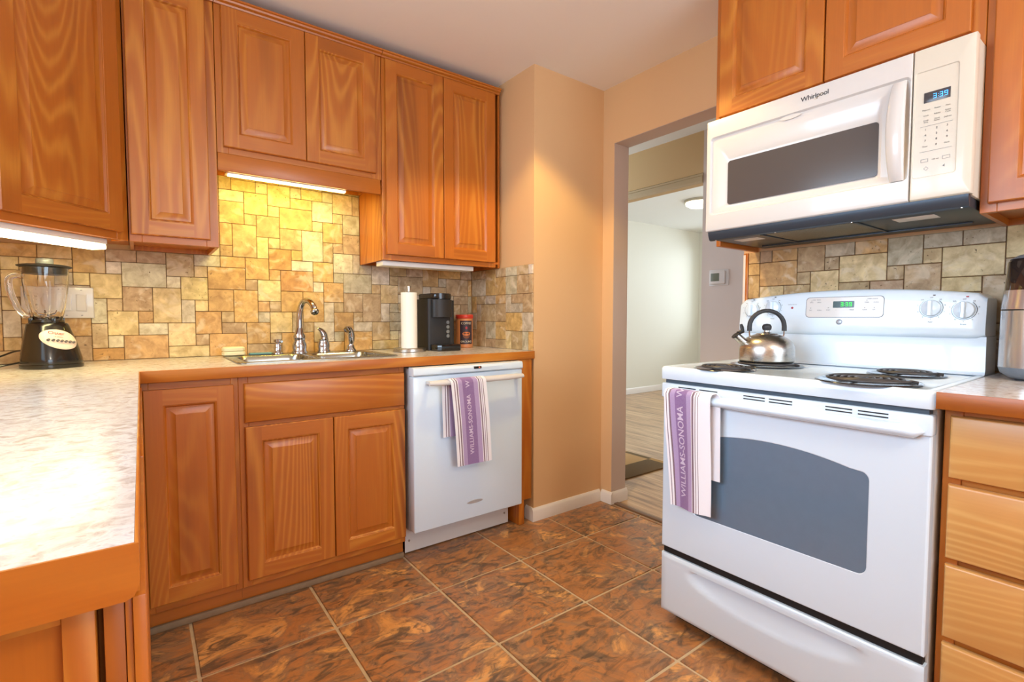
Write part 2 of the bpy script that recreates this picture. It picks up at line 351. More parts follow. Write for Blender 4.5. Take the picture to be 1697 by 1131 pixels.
# ------------------------------------------------------------------ travertine backsplashes
TC = {'y': (216,192,142), 'o': (206,166,108), 'b': (188,160,122), 'g': (194,180,156), 'w': (214,202,178), 'd': (198,150,92)}
def unproj(px, py, ax, val):
    d = fw + rt*(px-848.5)/824.1 - up*(py-565.5)/824.1; C = Vector((.0061, -2.6276, 1.0922)); k = 'xyz'.index(ax); return C + d*((val-C[k])/d[k])
def tiles(name, rects, U, V, place, backs, skip=None, sp=.00115):
    """rects: (u0, v0, u1, v1, colour) in 2-inch grid cells"""
    occ = {}; R = []
    for u0, v0, u1, v1, c in rects:
        u0, u1 = max(u0, U[0]), min(u1, U[1]); v0, v1 = max(v0, V[0]), min(v1, V[1])
        cells = [(a, b) for a in range(u0, u1) for b in range(v0, v1)]
        if not cells or any(q in occ for q in cells): continue
        for q in cells: occ[q] = 1
        R.append((u0, v0, u1, v1, c))
    rnd = random.Random(5)
    for v in range(V[0], V[1]):
        for u in range(U[0], U[1]):
            if (u, v) in occ: continue
            for w, h in rnd.sample([(3, 2), (2, 2), (2, 2), (2, 1), (1, 2), (2, 3)], 6)+[(1, 1)]:
                cells = [(a, b) for a in range(u, u+w) for b in range(v, v+h)]
                if all(q not in occ and q[0] < U[1] and q[1] < V[1] for q in cells):
                    for q in cells: occ[q] = 1
                    R.append((u, v, u+w, v+h, rnd.choice('yobbggwo'))); break
    bm = BM()
    for b_ in backs: box(bm, *b_)
    tint = [(0, 6*len(backs), lin((150,122,90))[:3]+(1,))]; seed = []
    for u0, v0, u1, v1, c in R:
        n0 = len(bm.faces); place(bm, u0, v0, u1, v1, sp, rnd.uniform(-.0007, .0007)); n1 = len(bm.faces)
        k = rnd.uniform(.9, 1.1); t = lin(TC[c]); tint.append((n0, n1, (t[0]*k, t[1]*k*rnd.uniform(.96, 1.04), t[2]*k*rnd.uniform(.9, 1.1), 1)))
        seed.append((n0, n1, (rnd.random(), rnd.random(), rnd.random(), 1)))
    for f in list(bm.faces)[:6*len(backs)]: f.material_index = 1
    o = mesh(name, bm, [TRAV, GROUT_D]); faceattr(o, 'tint', tint); faceattr(o, 'seed', seed); return o
def px_rects(lst, ox, oy, sc, ax, val, uf, vf):
    out = []
    for x0, y0, x1, y1, c in lst:
        a = unproj(ox+x0/sc, oy+y0/sc, ax, val); b = unproj(ox+x1/sc, oy+y1/sc, ax, val)
        out.append((round(uf(a)), round(vf(b)), round(uf(b)), round(vf(a)), c))
    return out
GU = .0509; GV = .0508
A_ = [(0,985,298,1095,'d'),(305,850,757,1085,'o'),(137,852,298,975,'w'),(0,725,132,980,'y'),(130,600,445,848,'y'),(455,720,748,842,'w'),(765,955,1175,1065,'y'),(755,725,1038,950,'y'),(1045,835,1175,950,'b'),(1040,605,1305,832,'o'),(1310,600,1430,712,'b'),(1312,718,1508,828,'b'),(450,600,600,715,'o'),(600,352,892,712,'y'),(892,478,1032,710,'w'),(1038,482,1168,597,'y'),(1172,370,1435,600,'o'),(285,342,592,592,'b'),(125,470,283,592,'y'),(0,465,122,722,'w'),(0,207,278,465,'y'),(275,92,738,345,'w'),(745,235,885,350,'w'),(888,238,1165,478,'y'),(1030,125,1165,240,'y'),(1030,5,1300,130,'w'),(742,-20,1028,232,'b'),(118,80,272,205,'w'),(112,-25,430,85,'b'),(435,-10,725,100,'b')]
B_ = [(255,60,480,235,'y'),(482,95,585,240,'w'),(590,110,690,160,'y'),(695,130,900,185,'y'),(135,190,365,310,'w'),(370,225,590,445,'y'),(592,160,800,370,'y'),(805,185,900,290,'w'),(905,170,1100,308,'y'),(808,285,1003,395,'y'),(1103,200,1195,320,'w'),(1005,310,1195,503,'w'),(1200,220,1375,432,'y'),(1380,255,1440,440,'b'),(600,355,703,460,'y'),(705,370,1003,585,'o'),(1010,495,1103,592,'y'),(1200,425,1290,515,'y'),(1298,440,1445,625,'g'),(130,300,372,522,'o'),(378,425,490,540,'b'),(490,455,703,655,'b'),(130,505,262,715,'o'),(270,520,495,840,'b'),(498,650,600,850,'y'),(605,655,705,755,'b'),(708,562,912,770,'b'),(915,590,1105,875,'w'),(1108,505,1288,705,'o'),(1110,695,1202,880,'b'),(1205,702,1290,797,'b'),(1295,618,1445,805,'b'),(605,755,812,952,'d'),(815,770,912,865,'o'),(818,865,1010,968,'w'),(150,715,268,820,'b'),(155,820,382,925,'o'),(385,832,605,1045,'o'),(1015,878,1202,1062,'o'),(1207,797,1383,985,'w'),(1385,810,1555,990,'g'),(35,905,380,1120,'o'),(608,950,710,1050,'o'),(1210,982,1298,1070,'g'),(1302,985,1555,1180,'g'),(0,800,150,910,'w')]
C_ = [(20,118,148,228,'o'),(150,125,268,285,'o'),(270,78,383,182,'y'),(385,28,545,132,'d'),(270,182,330,240,'o'),(332,182,385,235,'b'),(385,133,493,235,'o'),(495,138,597,283,'o'),(545,85,597,133,'w'),(597,88,693,187,'o'),(545,-10,645,85,'o'),(648,40,695,90,'y'),(697,42,835,138,'g'),(837,97,878,138,'b'),(700,138,790,235,'b'),(790,142,880,280,'b'),(600,187,645,283,'w'),(648,187,695,235,'b'),(330,235,440,335,'y'),(88,230,145,285,'b'),(88,285,210,338,'b'),(212,287,328,390,'o'),(330,335,385,390,'b'),(388,335,545,430,'o'),(548,285,645,380,'w'),(495,285,548,335,'b'),(650,237,745,332,'o'),(745,235,790,282,'b'),(745,283,835,328,'w'),(548,380,700,430,'o'),(700,330,835,430,'o'),(838,283,923,375,'b'),(925,328,968,375,'w'),(838,375,968,425,'y'),(882,190,922,280,'w'),(923,190,965,232,'g'),(882,98,965,190,'y'),(965,58,1088,148,'b'),(925,50,965,97,'b'),(835,8,922,97,'w'),(925,0,1008,50,'b'),(1010,0,1088,55,'b'),(1090,25,1165,105,'o'),(1090,105,1125,148,'g'),(1128,105,1205,148,'b'),(1205,68,1310,150,'b'),(1168,65,1205,105,'g'),(0,232,85,340,'b'),(22,342,210,450,'o'),(215,390,385,445,'b')]
F_ = [(10,10,268,103,'o'),(272,20,517,118,'y'),(10,97,140,190,'y'),(145,103,517,212,'y'),(520,35,750,218,'o'),(5,195,290,390,'y'),(520,215,638,305,'y'),(20,385,140,475,'y'),(30,480,205,665,'w'),(45,668,172,760,'y'),(543,575,768,748,'y')]
uf = lambda p: p.x/GU; vf = lambda p: (p.z-.915)/GV
RS = px_rects(A_, 160, 420, 6.283, 'y', 0, uf, vf)+px_rects(B_, 340, 280, 5.653, 'y', 0, uf, vf)+px_rects(C_, 340, 440, 3.03, 'y', 0, uf, vf)+px_rects(F_, 0, 400, 4.2425, 'y', 0, uf, vf)
def place_sink(bm, u0, v0, u1, v1, g, dz):
    x0, x1 = max(u0*GU+g, XL+.002), min(u1*GU-g, XE-.012); zt = .915+v1*GV-g
    z0_ = .915+v0*GV+g
    if v1 > 9 and v0 < 9 and x1 > .956 > x0: box(bm, .9537, x1, dz, .010, z0_, 1.371, r=.0014, seg=1)
    if v1 > 9 and v0 < 9 and x0 < .269 < x1: box(bm, x0, .2708, dz, .010, z0_, 1.371, r=.0014, seg=1)
    if v1 > 9 and (u0*GU > .95 or u1*GU < .28): zt = 1.371
    elif v1 > 9: x0, x1 = max(x0, .271), min(x1, .9535); zt = min(zt, 1.733)
    if x1-x0 < .004 or zt-(.915+v0*GV+g) < .004: return
    box(bm, x0, x1, dz, .010, .915+v0*GV+g, zt, r=.0014, seg=1)
def sink_clip(rs):
    return rs
o = tiles('tile_backsplash', RS, (-12, 33), (0, 17), place_sink, [(XL+.002, XE-.012, .0035, .0115, .916, 1.371), (.271, .9535, .0035, .0115, 1.371, 1.733)])
tag(o, 'tumbled travertine tile backsplash behind the sink, lit yellow under the range of cabinets', 'backsplash')
def place_stub(bm, u0, v0, u1, v1, g, dz):
    a, b = -u1*GU+g, -u0*GU-g; a = max(a, YS+.002)
    if b-a < .004: return
    box(bm, XE-.010+dz, XE, a, b, .915+v0*GV+g, .915+v1*GV-g, r=.0014, seg=1)
o = tiles('tile_backsplash', [], (0, 12), (0, 9), place_stub, [(XE-.0065, XE-.0005, YS+.003, -.002, .917, .915+9*GV)], sp=.001)
tag(o, 'short travertine tile return on the end wall right of the black coffee maker', 'backsplash')
D_ = [(150,185,210,250,'o'),(180,100,280,183,'b'),(285,90,427,175,'o'),(213,170,422,318,'o'),(430,75,583,235,'b'),(145,250,207,382,'o'),(210,318,345,370,'y'),(348,308,498,355,'b'),(428,235,498,305,'b'),(585,60,757,145,'g'),(760,45,947,137,'o'),(588,148,665,228,'b'),(500,228,662,350,'y'),(668,130,942,300,'y'),(948,30,1155,203,'g'),(665,295,840,345,'b'),(842,288,1037,338,'b'),(943,203,1040,285,'b'),(1042,190,1255,335,'b'),(1157,100,1265,190,'y'),(1160,5,1385,103,'g'),(1388,-5,1635,85,'g'),(1267,73,1635,270,'y'),(1640,-10,1697,160,'y'),(1268,265,1492,335,'y')]
GY = .0513
RD = px_rects(D_, 1200, 380, 3.414, 'x', XD, lambda p: -(p.y+1.476)/GY, lambda p: (p.z-.921)/.0508)
def place_range(bm, u0, v0, u1, v1, g, dz):
    box(bm, XD-.0105+dz, XD-.0004, -1.476-u1*GY+g, -1.476-u0*GY-g, .921+v0*.0508+g, .921+v1*.0508-g, r=.0014, seg=1)
o = tiles('tile_backsplash', RD, (0, 26), (0, 9), place_range, [(XD-.0065, XD-.0005, -1.476-26*GY, -1.477, .921, .921+9*.0508-.001)], sp=.0014)
tag(o, 'travertine tile backsplash on the wall behind the white range', 'backsplash')

# ------------------------------------------------------------------ cabinets (local: x along the front, -y towards the viewer, z up)
def door(parent, x0, x1, z0, z1, yf, th=.019, w=.054, name='door'):
    bm = BM(); e = .003
    def lp(i, y): return [(x0+i, y, z0+i), (x1-i, y, z0+i), (x1-i, y, z1-i), (x0+i, y, z1-i)]
    F = yf-th
    loft(bm, [lp(0, yf), lp(0, F+e), lp(e*.35, F+e*.35), lp(e, F)], True, False)
    def q(a, b, c, d, mi):
        bm.faces.new([bm.verts.new(p) for p in ((a, F, c), (b, F, c), (b, F, d), (a, F, d))]).material_index = mi
    q(x0+e, x0+w, z0+e, z1-e, 0); q(x1-w, x1-e, z0+e, z1-e, 0); q(x0+w, x1-w, z0+e, z0+w, 1); q(x0+w, x1-w, z1-w, z1-e, 1)
    loft(bm, [lp(w, F), lp(w+.0015, F+.0016), lp(w+.004, F+.0022), lp(w+.009, F+.0090)], False, False)
    d = mesh(name, bm, [WV, WH], parent, sharp=25)
    bm = BM(); i = w+.0082
    loft(bm, [lp(i, F+.0120), lp(i+.0001, F+.0090), lp(i+.004, F+.0090), lp(i+.009, F+.0078), lp(i+.027, F+.0016), lp(i+.0268, F+.0002)], True, True)
    mesh('raised_panel', bm, WV, d, sharp=20)
    return d
def slab(parent, x0, x1, z0, z1, yf, m, name='drawer_front', th=.019):
    bm = BM(); e = .006
    def lp(i, y): return [(x0+i, y, z0+i), (x1-i, y, z0+i), (x1-i, y, z1-i), (x0+i, y, z1-i)]
    loft(bm, [lp(0, yf), lp(0, yf-th+e), lp(.002, yf-th+.002), lp(e, yf-th)]); return mesh(name, bm, m, parent)
def frame(parent, rects, yf, d=.02):
    """rects: (x0, x1, z0, z1, grain) face-frame members"""
    bm = BM()
    for x0, x1, z0, z1, k in rects: box(bm, x0, x1, yf, yf+d, z0, z1, .0012, mi=k, seg=1)
    return mesh('face_frame', bm, [WV, WH], parent)
def carcass(parent, x0, x1, y0, y1, z0, z1, t=.012, floor=True, top=True):
    bm = BM(); box(bm, x0, x0+t, y0, y1, z0, z1); box(bm, x1-t, x1, y0, y1, z0, z1); box(bm, x0+t, x1-t, y1-t, y1, z0, z1)
    if floor: box(bm, x0+t, x1-t, y0, y1-t, z0+.02, z0+.032)
    if top: box(bm, x0+t, x1-t, y0, y1-t, z1-t, z1)
    return mesh('cabinet_box', bm, WV, parent)
UB, UT, UF = 1.372, 2.352, -.312       # upper cabinets: bottom, top, face-frame front
def crown(parent, x0, x1, yf=UF):
    bm = BM(); prism(bm, [(yf, 2.326), (yf-.010, 2.326), (yf-.012, 2.333), (yf-.022, 2.338), (yf-.024, 2.345), (yf-.030, 2.347), (yf-.030, 2.354), (yf, 2.354)], 'x', x0, x1)
    return mesh('crown_moulding', bm, WH, parent)
# narrow upper cabinet
t = thing('upper_cabinet', 'tall narrow upper cabinet with a single door, between the corner cabinet and the sink cabinet', 'cabinet', (0, 0, 0), 0, 'upper cabinets')
carcass(t, -.018, .268, UF+.02, -.002, UB, UT); frame(t, [(-.018, .02, UB, UT, 0), (.226, .268, UB, UT, 0), (.02, .226, UB, UB+.04, 1), (.02, .226, 2.30, UT, 1)], UF); door(t, -.0116, .2375, 1.398, 2.3215, UF); crown(t, -.018, .268)
# corner cabinet
t = thing('corner_cabinet', 'diagonal corner upper cabinet at the left edge, above the blender', 'cabinet', (-.0205, -.3125, 0), 45)
DL = .452
bm = BM(); bx = []
def loc_(wx, wy):
    dx, dy = wx+.0205, wy+.3125; c = cos(radians(45)); return (dx*c+dy*c, -dx*c+dy*c)
poly = [loc_(-.0225, -.30), loc_(-.0225, -.002), loc_(XL+.002, -.002), loc_(XL+.002, -.632), loc_(-.34, -.632)]
prism(bm, poly, 'z', UB+.02, UT-.001); mesh('cabinet_box', bm, WV, t)
frame(t, [(-DL, -DL+.045, UB, UT, 0), (-.045, 0, UB, UT, 0), (-DL+.045, -.045, UB, UB+.04, 1), (-DL+.045, -.045, 2.30, UT, 1)], -.0, .018)
for a_ in (-.012, -DL): bm = BM(); box(bm, a_, a_+.012, .018, .06, UB, UB+.02); mesh('side_panel', bm, WV, t)
door(t, -DL+.036, -.034, 1.398, 2.3215, 0); crown(t, -DL, 0, 0)
# sink upper cabinet
t = thing('sink_upper_cabinet', 'short double-door upper cabinet above the sink with a light under it', 'cabinet', (0, 0, 0))
carcass(t, .270, .954, UF+.02, -.002, 1.735, UT); frame(t, [(.270, .31, 1.75, UT, 0), (.905, .954, 1.75, UT, 0), (.31, .905, 1.75, 1.80, 1), (.31, .905, 2.30, UT, 1), (.59, .622, 1.80, 2.30, 0)], UF)
door(t, .2926, .606, 1.774, 2.3215, UF); door(t, .6085, .9213, 1.774, 2.3215, UF); crown(t, .270, .954)
bm = BM(); box(bm, .271, .946, UF-.003, UF+.016, 1.681, 1.7495, .002); mesh('valance', bm, WH, t)
# right-hand upper cabinet on the sink wall
t = thing('upper_cabinet', 'tall double-door upper cabinet right of the sink, above the coffee maker', 'cabinet', (0, 0, 0), 0, 'upper cabinets')
carcass(t, .956, 1.66, UF+.02, -.002, UB, UT); frame(t, [(.956, .998, UB, UT, 0), (1.575, 1.62, UB, UT, 0), (.998, 1.575, UB, UB+.04, 1), (.998, 1.575, 2.30, UT, 1), (1.266, 1.30, UB+.04, 2.30, 0)], UF)
door(t, .9707, 1.281, 1.398, 2.3215, UF); door(t, 1.2845, 1.6025, 1.398, 2.3215, UF); crown(t, .956, 1.64)
bm = BM(); box(bm, .9545, .9562, UF+.02, -.002, UB-.001, 1.734); mesh('side_panel', bm, WV, t)
# base cabinets
BF = -.575
t = thing('base_cabinet', 'narrow single-door base cabinet in the corner, left of the sink cabinet', 'cabinet', (0, 0, 0))
frame(t, [(.0, .02, .08, .872, 0), (.262, .2855, .08, .872, 0), (.02, .262, .08, .12, 1), (.02, .262, .84, .872, 1)], BF); carcass(t, .0, .2855, BF+.02, -.004, .08, .872, top=False)
door(t, .004, .2695, .109, .849, BF); bm = BM(); box(bm, .0, .2855, -.545, -.53, 0, .08); mesh('toe_kick', bm, WH, t)
t = thing('sink_base_cabinet', 'double-door sink base cabinet with a wide false drawer front', 'cabinet', (0, 0, 0))
frame(t, [(.286, .318, .08, .872, 0), (.915, .938, .08, .872, 0), (.318, .915, .08, .12, 1), (.318, .915, .84, .872, 1), (.318, .915, .675, .71, 1), (.606, .64, .12, .675, 0)], BF); carcass(t, .286, .938, BF+.02, -.004, .08, .872, top=False)
door(t, .3035, .6209, .109, .6866, BF); door(t, .6245, .9335, .109, .6866, BF); slab(t, .3035, .9335, .703, .849, BF, WH, 'false_drawer_front')
bm = BM(); box(bm, .286, .938, -.545, -.53, 0, .08); mesh('toe_kick', bm, WH, t)
bm = BM(); box(bm, 0, .938, -.56, -.5452, 0, .024, .004); o = struct('trim_4', bm, mat('tan_shoe_strip', (150,124,94), .6, noise=.2))
bm = BM(); box(bm, 1.556, 1.650, -.60, -.582, .13, .874, .002); box(bm, 1.565, 1.60, -.60, -.02, .002, .13, .002); box(bm, 1.556, 1.575, -.582, -.02, .131, .874)
o = tag(mesh('filler_board', bm, WV), 'upright wood filler panel between the dishwasher and the wall', 'board')
# left run: end of the cabinets under the near end of the counter
t = thing('end_cabinet', 'base cabinet end in the bottom left corner, under the near end of the counter', 'cabinet', (0, 0, 0))
bm = BM(); box(bm, -.62, -.049, -2.118, -.62, .002, .870); box(bm, -.05, -.012, -2.09, -.62, .10, .870); mesh('cabinet_box', bm, WV, t)
bm = BM(); box(bm, -.049, -.029, -2.128, -2.10, .002, .870, .001); box(bm, -.62, -.049, -2.128, -2.118, .858, .870, .001); mesh('end_stile', bm, WV, t)
bm = BM(); box(bm, -.0245, -.011, -2.122, -.62, .10, .870, .0008); mesh('face_frame', bm, WV, t)
bm = BM(); box(bm, -.0105, -.0058, -2.124, -.62, .10, .872, .0005); mesh('door_edge', bm, WV, t)
bm = BM()
for k in range(3):
    a = -2.13+k*.505; box(bm, -.0055, .0035, a, a+.498, .12, .866, .001)
mesh('door', bm, WV, t)
# right base cabinet with drawers, right of the range (local x -> world -y, local -y -> world -x)
RX, RF = 1.54, -.0
t = thing('drawer_cabinet', 'base cabinet with four plain drawers right of the white range', 'cabinet', (1.54, -2.302, 0), -90)
frame(t, [(0, .034, .08, .878, 0), (.034, .55, .862, .878, 1), (.034, .55, .08, .10, 1)], 0)
bm = BM(); box(bm, .034, .55, .006, .02, .10, .862); mesh('frame_rails', bm, WH, t)
carcass(t, 0, .55, .02, .634, .08, .878, top=False)
for z0, z1 in ((.714, .861), (.521, .698), (.329, .505), (.115, .312)):
    slab(t, .0135, .55, z0, z1, 0, LV)
bm = BM(); box(bm, 0, .55, .05, .065, 0, .08); mesh('toe_kick', bm, WH, t)
# right uppers
t = thing('over_range_cabinet', 'double-door upper cabinet directly above the white microwave', 'cabinet', (1.85, -1.504, 0), -90)
box_top = 2.39
frame(t, [(0, .035, 1.826, box_top, 0), (.75, .785, 1.826, box_top, 0), (.035, .75, 1.826, 1.872, 1), (.375, .41, 1.872, box_top, 0)], 0); carcass(t, .0, .785, .02, .322, 1.826, box_top, floor=False, top=False)
bm = BM(); box(bm, .012, .773, .02, .32, 1.826, 1.838); mesh('cabinet_floor', bm, WV, t)
door(t, .022, .3905, 1.868, 2.345, 0); door(t, .395, .757, 1.868, 2.345, 0)
bm = BM(); box(bm, 0, .018, .02, .322, 1.376, 1.8255, .001); mesh('side_panel', bm, WY, t)
t = thing('upper_cabinet', 'upper cabinet at the right edge, beside the microwave and above the air fryer', 'cabinet', (1.85, -2.2905, 0), -90, 'upper cabinets')
frame(t, [(0, .035, UB+.003, box_top, 0), (.035, .46, UB+.003, UB+.045, 1)], 0); carcass(t, 0, .46, .02, .322, UB+.003, box_top, top=False)
door(t, .018, .44, 1.398, 2.345, 0)

# ------------------------------------------------------------------ worktops
CT, CB = .915, .8765
SX0, SX1, SY0, SY1 = .312, .932, -.50, -.062       # cut-out
t = thing('worktop', 'L-shaped speckled laminate worktop around the sink and left corner', 'worktop', (0, 0, 0))
bm = BM()
def slabs(bm, x0, x1, y0, y1): box(bm, x0, x1, y0, y1, CB, CT)
fy = -.6054+.003
for r in ((XL+.002, SX0, fy, -.002), (SX1, XE-.001, fy, -.002), (SX0, SX1, fy, SY0), (SX0, SX1, SY1, -.002), (XL+.002, -.003, -2.142, fy)): slabs(bm, *r)
mesh('laminate_top', bm, LAM, t)
bm = BM(); box(bm, -.0028, XE-.001, -.6054, fy, CB-.002, CT+.0002, .0025)
mesh('front_edging', bm, WH, t)
bm = BM(); box(bm, -.003, 0, -2.142, -.6056, CB-.002, CT+.0002, .001); mesh('side_edging', bm, WY, t)
bm = BM(); prism(bm, [(XL+.002, CB-.006), (-.010, CB-.006), (-.004, CB-.0035), (-.001, CB+.003), (0, CB+.008), (0, CT+.0002), (XL+.002, CT+.0002)], 'y', -2.145, -2.1422); mesh('end_edging', bm, WH, t)
t = thing('worktop', 'short speckled laminate worktop right of the range, under the air fryer', 'worktop', (0, 0, 0))
bm = BM(); box(bm, 1.472, XD-.001, -2.86, -2.3005, .8825, .9205); mesh('laminate_top', bm, LAM, t)
bm = BM(); box(bm, 1.469, 1.4718, -2.86, -2.3002, .8815, .9208, .001); mesh('front_edging', bm, WY, t)

# ------------------------------------------------------------------ sink and taps
t = thing('kitchen_sink', 'stainless steel drop-in double sink in the worktop', 'sink', (0, 0, CT))
bm = BM()
X0, X1, Y0, Y1 = .297, .947, -.515, -.045
def L3(x0, x1, y0, y1, r, z): return [(x, y, z) for x, y in rrect(x0, x1, y0, y1, r)]
bowls = [(.330, .612, -.475, -.135), (.640, .914, -.475, -.135)]
# rim plates round the two bowls
loft(bm, [L3(X0, X1, Y0, Y1, .03, .0008), L3(X0, X1, Y0, Y1, .03, .004), L3(X0+.006, X1-.006, Y0+.006, Y1-.006, .026, .0062), L3(X0+.014, X1-.014, Y0+.014, Y1-.014, .02, .0048)], False, False)
xi0, xi1, yi0, yi1 = X0+.012, X1-.012, Y0+.012, Y1-.012
def flat(a, b, c, d): bm.faces.new([bm.verts.new(p) for p in ((a, c, .0048), (b, c, .0048), (b, d, .0048), (a, d, .0048))])
flat(xi0, xi1, -.135, yi1); flat(xi0, xi1, yi0, -.475); flat(xi0, .330, -.475, -.135); flat(.612, .640, -.475, -.135); flat(.914, xi1, -.475, -.135)
mesh('rim', bm, SINKM, t)
for a, b, c, d in bowls:
    bm = BM(); loft(bm, [L3(a, b, c, d, .003, .0049), L3(a+.004, b-.004, c+.004, d-.004, .05, .001), L3(a+.008, b-.008, c+.008, d-.008, .05, -.02), L3(a+.014, b-.014, c+.014, d-.014, .05, -.13), L3(a+.03, b-.03, c+.03, d-.03, .04, -.16)], False, True)
    o = mesh('bowl', bm, SINKM, t, sharp=60); bm = BM(); lathe(bm, [(.0, -.157), (.03, -.157), (.042, -.159)], ((a+b)/2, (c+d)/2, 0), 24); mesh('drain', bm, CHROME, o)
def base_obj(name, label, cat, x, y, z=CT, rz=0, group=None): return thing(name, label, cat, (x, y, z), rz, group)
RZ = .0052
t = base_obj('faucet', 'tall chrome gooseneck faucet with a separate lever at the back of the sink', 'faucet', .62, -.088, CT+RZ, 0)
bm = BM(); lathe(bm, [(.0, 0), (.036, 0), (.036, .006), (.030, .012), (.033, .03), (.031, .045), (.024, .058), (.027, .068), (.028, .08), (.022, .095), (.0165, .118), (.0145, .122), (.0, .122)]); mesh('base', bm, CHROME, t, sharp=60)
bm = BM(); p = spline([(0, 0, .115), (.001, -.001, .17), (.006, -.006, .215), (.016, -.022, .246), (.032, -.05, .251), (.044, -.080, .228), (.047, -.092, .205)], 7)
tube(bm, p, [.0155-.002*sin(i/len(p)*pi) for i in range(len(p))], 16); mesh('spout', bm, CHROME, t, sharp=60)
bm = BM(); d_ = Vector((.047-.044, -.092+.080, .205-.228)).normalized(); P0 = Vector((.047, -.092, .205)); tube(bm, [P0-d_*.004, P0+d_*.002, P0+d_*.006, P0+d_*.014, P0+d_*.02], [.0155, .0195, .0195, .0185, .012], 20); mesh('spray_tip', bm, CHROME, t)
bm = BM(); lathe(bm, [(0, 0), (.032, 0), (.032, .008), (.027, .014), (.030, .03), (.028, .045), (.022, .055), (.024, .062), (.0, .075)], (.113, 0, 0)); hb = mesh('handle_base', bm, CHROME, t, sharp=60)
bm = BM(); tube(bm, spline([(.119, 0, .055), (.115, -.002, .085), (.103, -.006, .104), (.089, -.012, .114), (.083, -.014, .112)], 5), [.024, .024, .023, .022, .021, .021, .02, .019, .018, .016, .015, .014, .012, .011, .010, .009, .009, .009, .0085, .0085, .006], 14, flat=.7); mesh('lever', bm, CHROME, hb, sharp=60)
t = base_obj('sink_sprayer', 'chrome hand sprayer standing at the right back of the sink', 'sprayer', .868, -.088, CT+RZ)
bm = BM(); lathe(bm, [(0, 0), (.027, 0), (.027, .006), (.020, .014), (.016, .03), (.0, .03)]); mesh('base', bm, CHROME, t, sharp=60)
bm = BM(); tube(bm, spline([(0, 0, .024), (.004, 0, .05), (.003, -.001, .085), (-.006, -.006, .110), (-.016, -.012, .118)], 5), [.012]*4+[.014, .0155, .016, .0165, .017, .017, .0165, .016, .015, .0145, .014, .0135, .013, .0125, .012, .0115, .011], 14); mesh('handle', bm, CHROME, t, sharp=60)
bm = BM(); tube(bm, [(-.014, -.011, .116), (-.022, -.020, .112), (-.028, -.026, .108)], [.012, .0165, .015], 16); mesh('spray_head', bm, CHROME, t, sharp=50)
t = base_obj('soap_dispenser', 'short chrome soap dispenser left of the faucet', 'soap dispenser', .522, -.088, CT+RZ)
bm = BM(); lathe(bm, [(0, 0), (.024, 0), (.024, .005), (.016, .012), (.0175, .03), (.0145, .045), (.0, .045)]); mesh('base', bm, CHROME, t, sharp=60)
bm = BM(); lathe(bm, [(0, .044), (.010, .044), (.010, .054), (.018, .056), (.018, .068), (.0, .070)]); tube(bm, [(.004, -.004, .060), (.014, -.022, .058)], .006, 10); mesh('pump_head', bm, CHROME, t, sharp=50)
# sponge and scrubber on the left rim
bm = BM()
for (z, dx, r) in ((.0, 0, .013), (.019, -.002, .012)):
    loft(bm, [[(x+dx*zz*0, y, z+zz) for x, y in rrect(-.045+i_, .045-i_+dx, -.03+i_, .03-i_, .02)] for zz, i_ in ((0, .004), (.003, .0), (.014, 0), (.019, .005))])
o = tag(mesh('folded_sponge', bm, mat('cream_sponge', (236,226,190), .9, bump=.3, nscale=300)), 'cream folded sponge cloth on the back left rim of the sink', 'sponge'); o.location = (.338, -.092, CT+RZ+.0015); o.rotation_euler = (0, 0, radians(8))
bm = BM(); loft(bm, [[(x, y, z) for x, y in rrect(-.05+i_, .05-i_, -.012+i_, .012-i_, .008)] for z, i_ in ((0, .002), (.003, 0), (.008, .003))])
o = tag(mesh('scrub_brush', bm, mat('teal_plastic', (92,140,150), .5)), 'thin teal scrubber lying on the sink rim right of the sponge', 'scrubber'); o.location = (.448, -.085, CT+RZ+.0005)

# ------------------------------------------------------------------ dishwasher
t = thing('dishwasher', 'white built-in dishwasher with a striped towel on its handle', 'dishwasher', (.9475, 0, 0))
DW = .600
bm = BM(); box(bm, .004, DW-.004, -.60, -.03, .13, .865); mesh('tub_box', bm, GREYW, t)
bm = BM(); box(bm, 0, DW, -.650, -.603, .136, .832, .006, seg=3); dr = mesh('door', bm, ENAM, t)
bm = BM(); n = 24
loft(bm, [[(DW*k/n, -.650-.010*sin(pi*k/n)*a-b, z) for k in range(n+1)]+[(DW, -.606, z), (0, -.606, z)] for a, b, z in ((.2, 0, .834), (.8, .004, .840), (1, .004, .858), (.7, 0, .868), (.4, -.006, .871))]); cp = mesh('control_strip', bm, ENAM, t)
bm = BM(); box(bm, .302, .344, -.6665, -.655, .851, .8625, .002); dd = mesh('display_window', bm, BLACK, cp)
bm = BM(); box(bm, .328, .335, -.6672, -.666, .854, .860); mesh('red_indicator', bm, E('red_indicator', (220,110,80), .8), dd)
bm = BM(); p = [(.055+(.516)*k/20, -.694-.006*sin(pi*k/20), .804) for k in range(21)]; tube(bm, p, [.009+.006*sin(pi*min(1, (k+1)/5)/2) if k < 5 else (.009+.006*sin(pi*min(1, (21-k)/5)/2) if k > 15 else .015) for k in range(21)], 14, flat=.75)
for sx_ in (.07, .556): box(bm, sx_-.011, sx_+.011, -.690, -.649, .796, .812, .004)
mesh('handle_bar', bm, PLAS, t, sharp=50)
bm = BM(); loft(bm, [[(.313+(.045+i_)*cos(a), y, .215+(.0085+i_)*sin(a)) for a in [2*pi*k/32 for k in range(32)]] for y, i_ in ((-.650, 0), (-.653, -.001), (-.6535, -.003), (-.6515, -.0045), (-.6515, -.006))]); bd = mesh('oval_badge', bm, mat('silver_badge', (200,198,196), .3, metal=.4), t)
bm = BM(); box(bm, .006, DW-.006, -.535, -.530, .006, .134); kp = mesh('kick_plate', bm, PLAS, t)
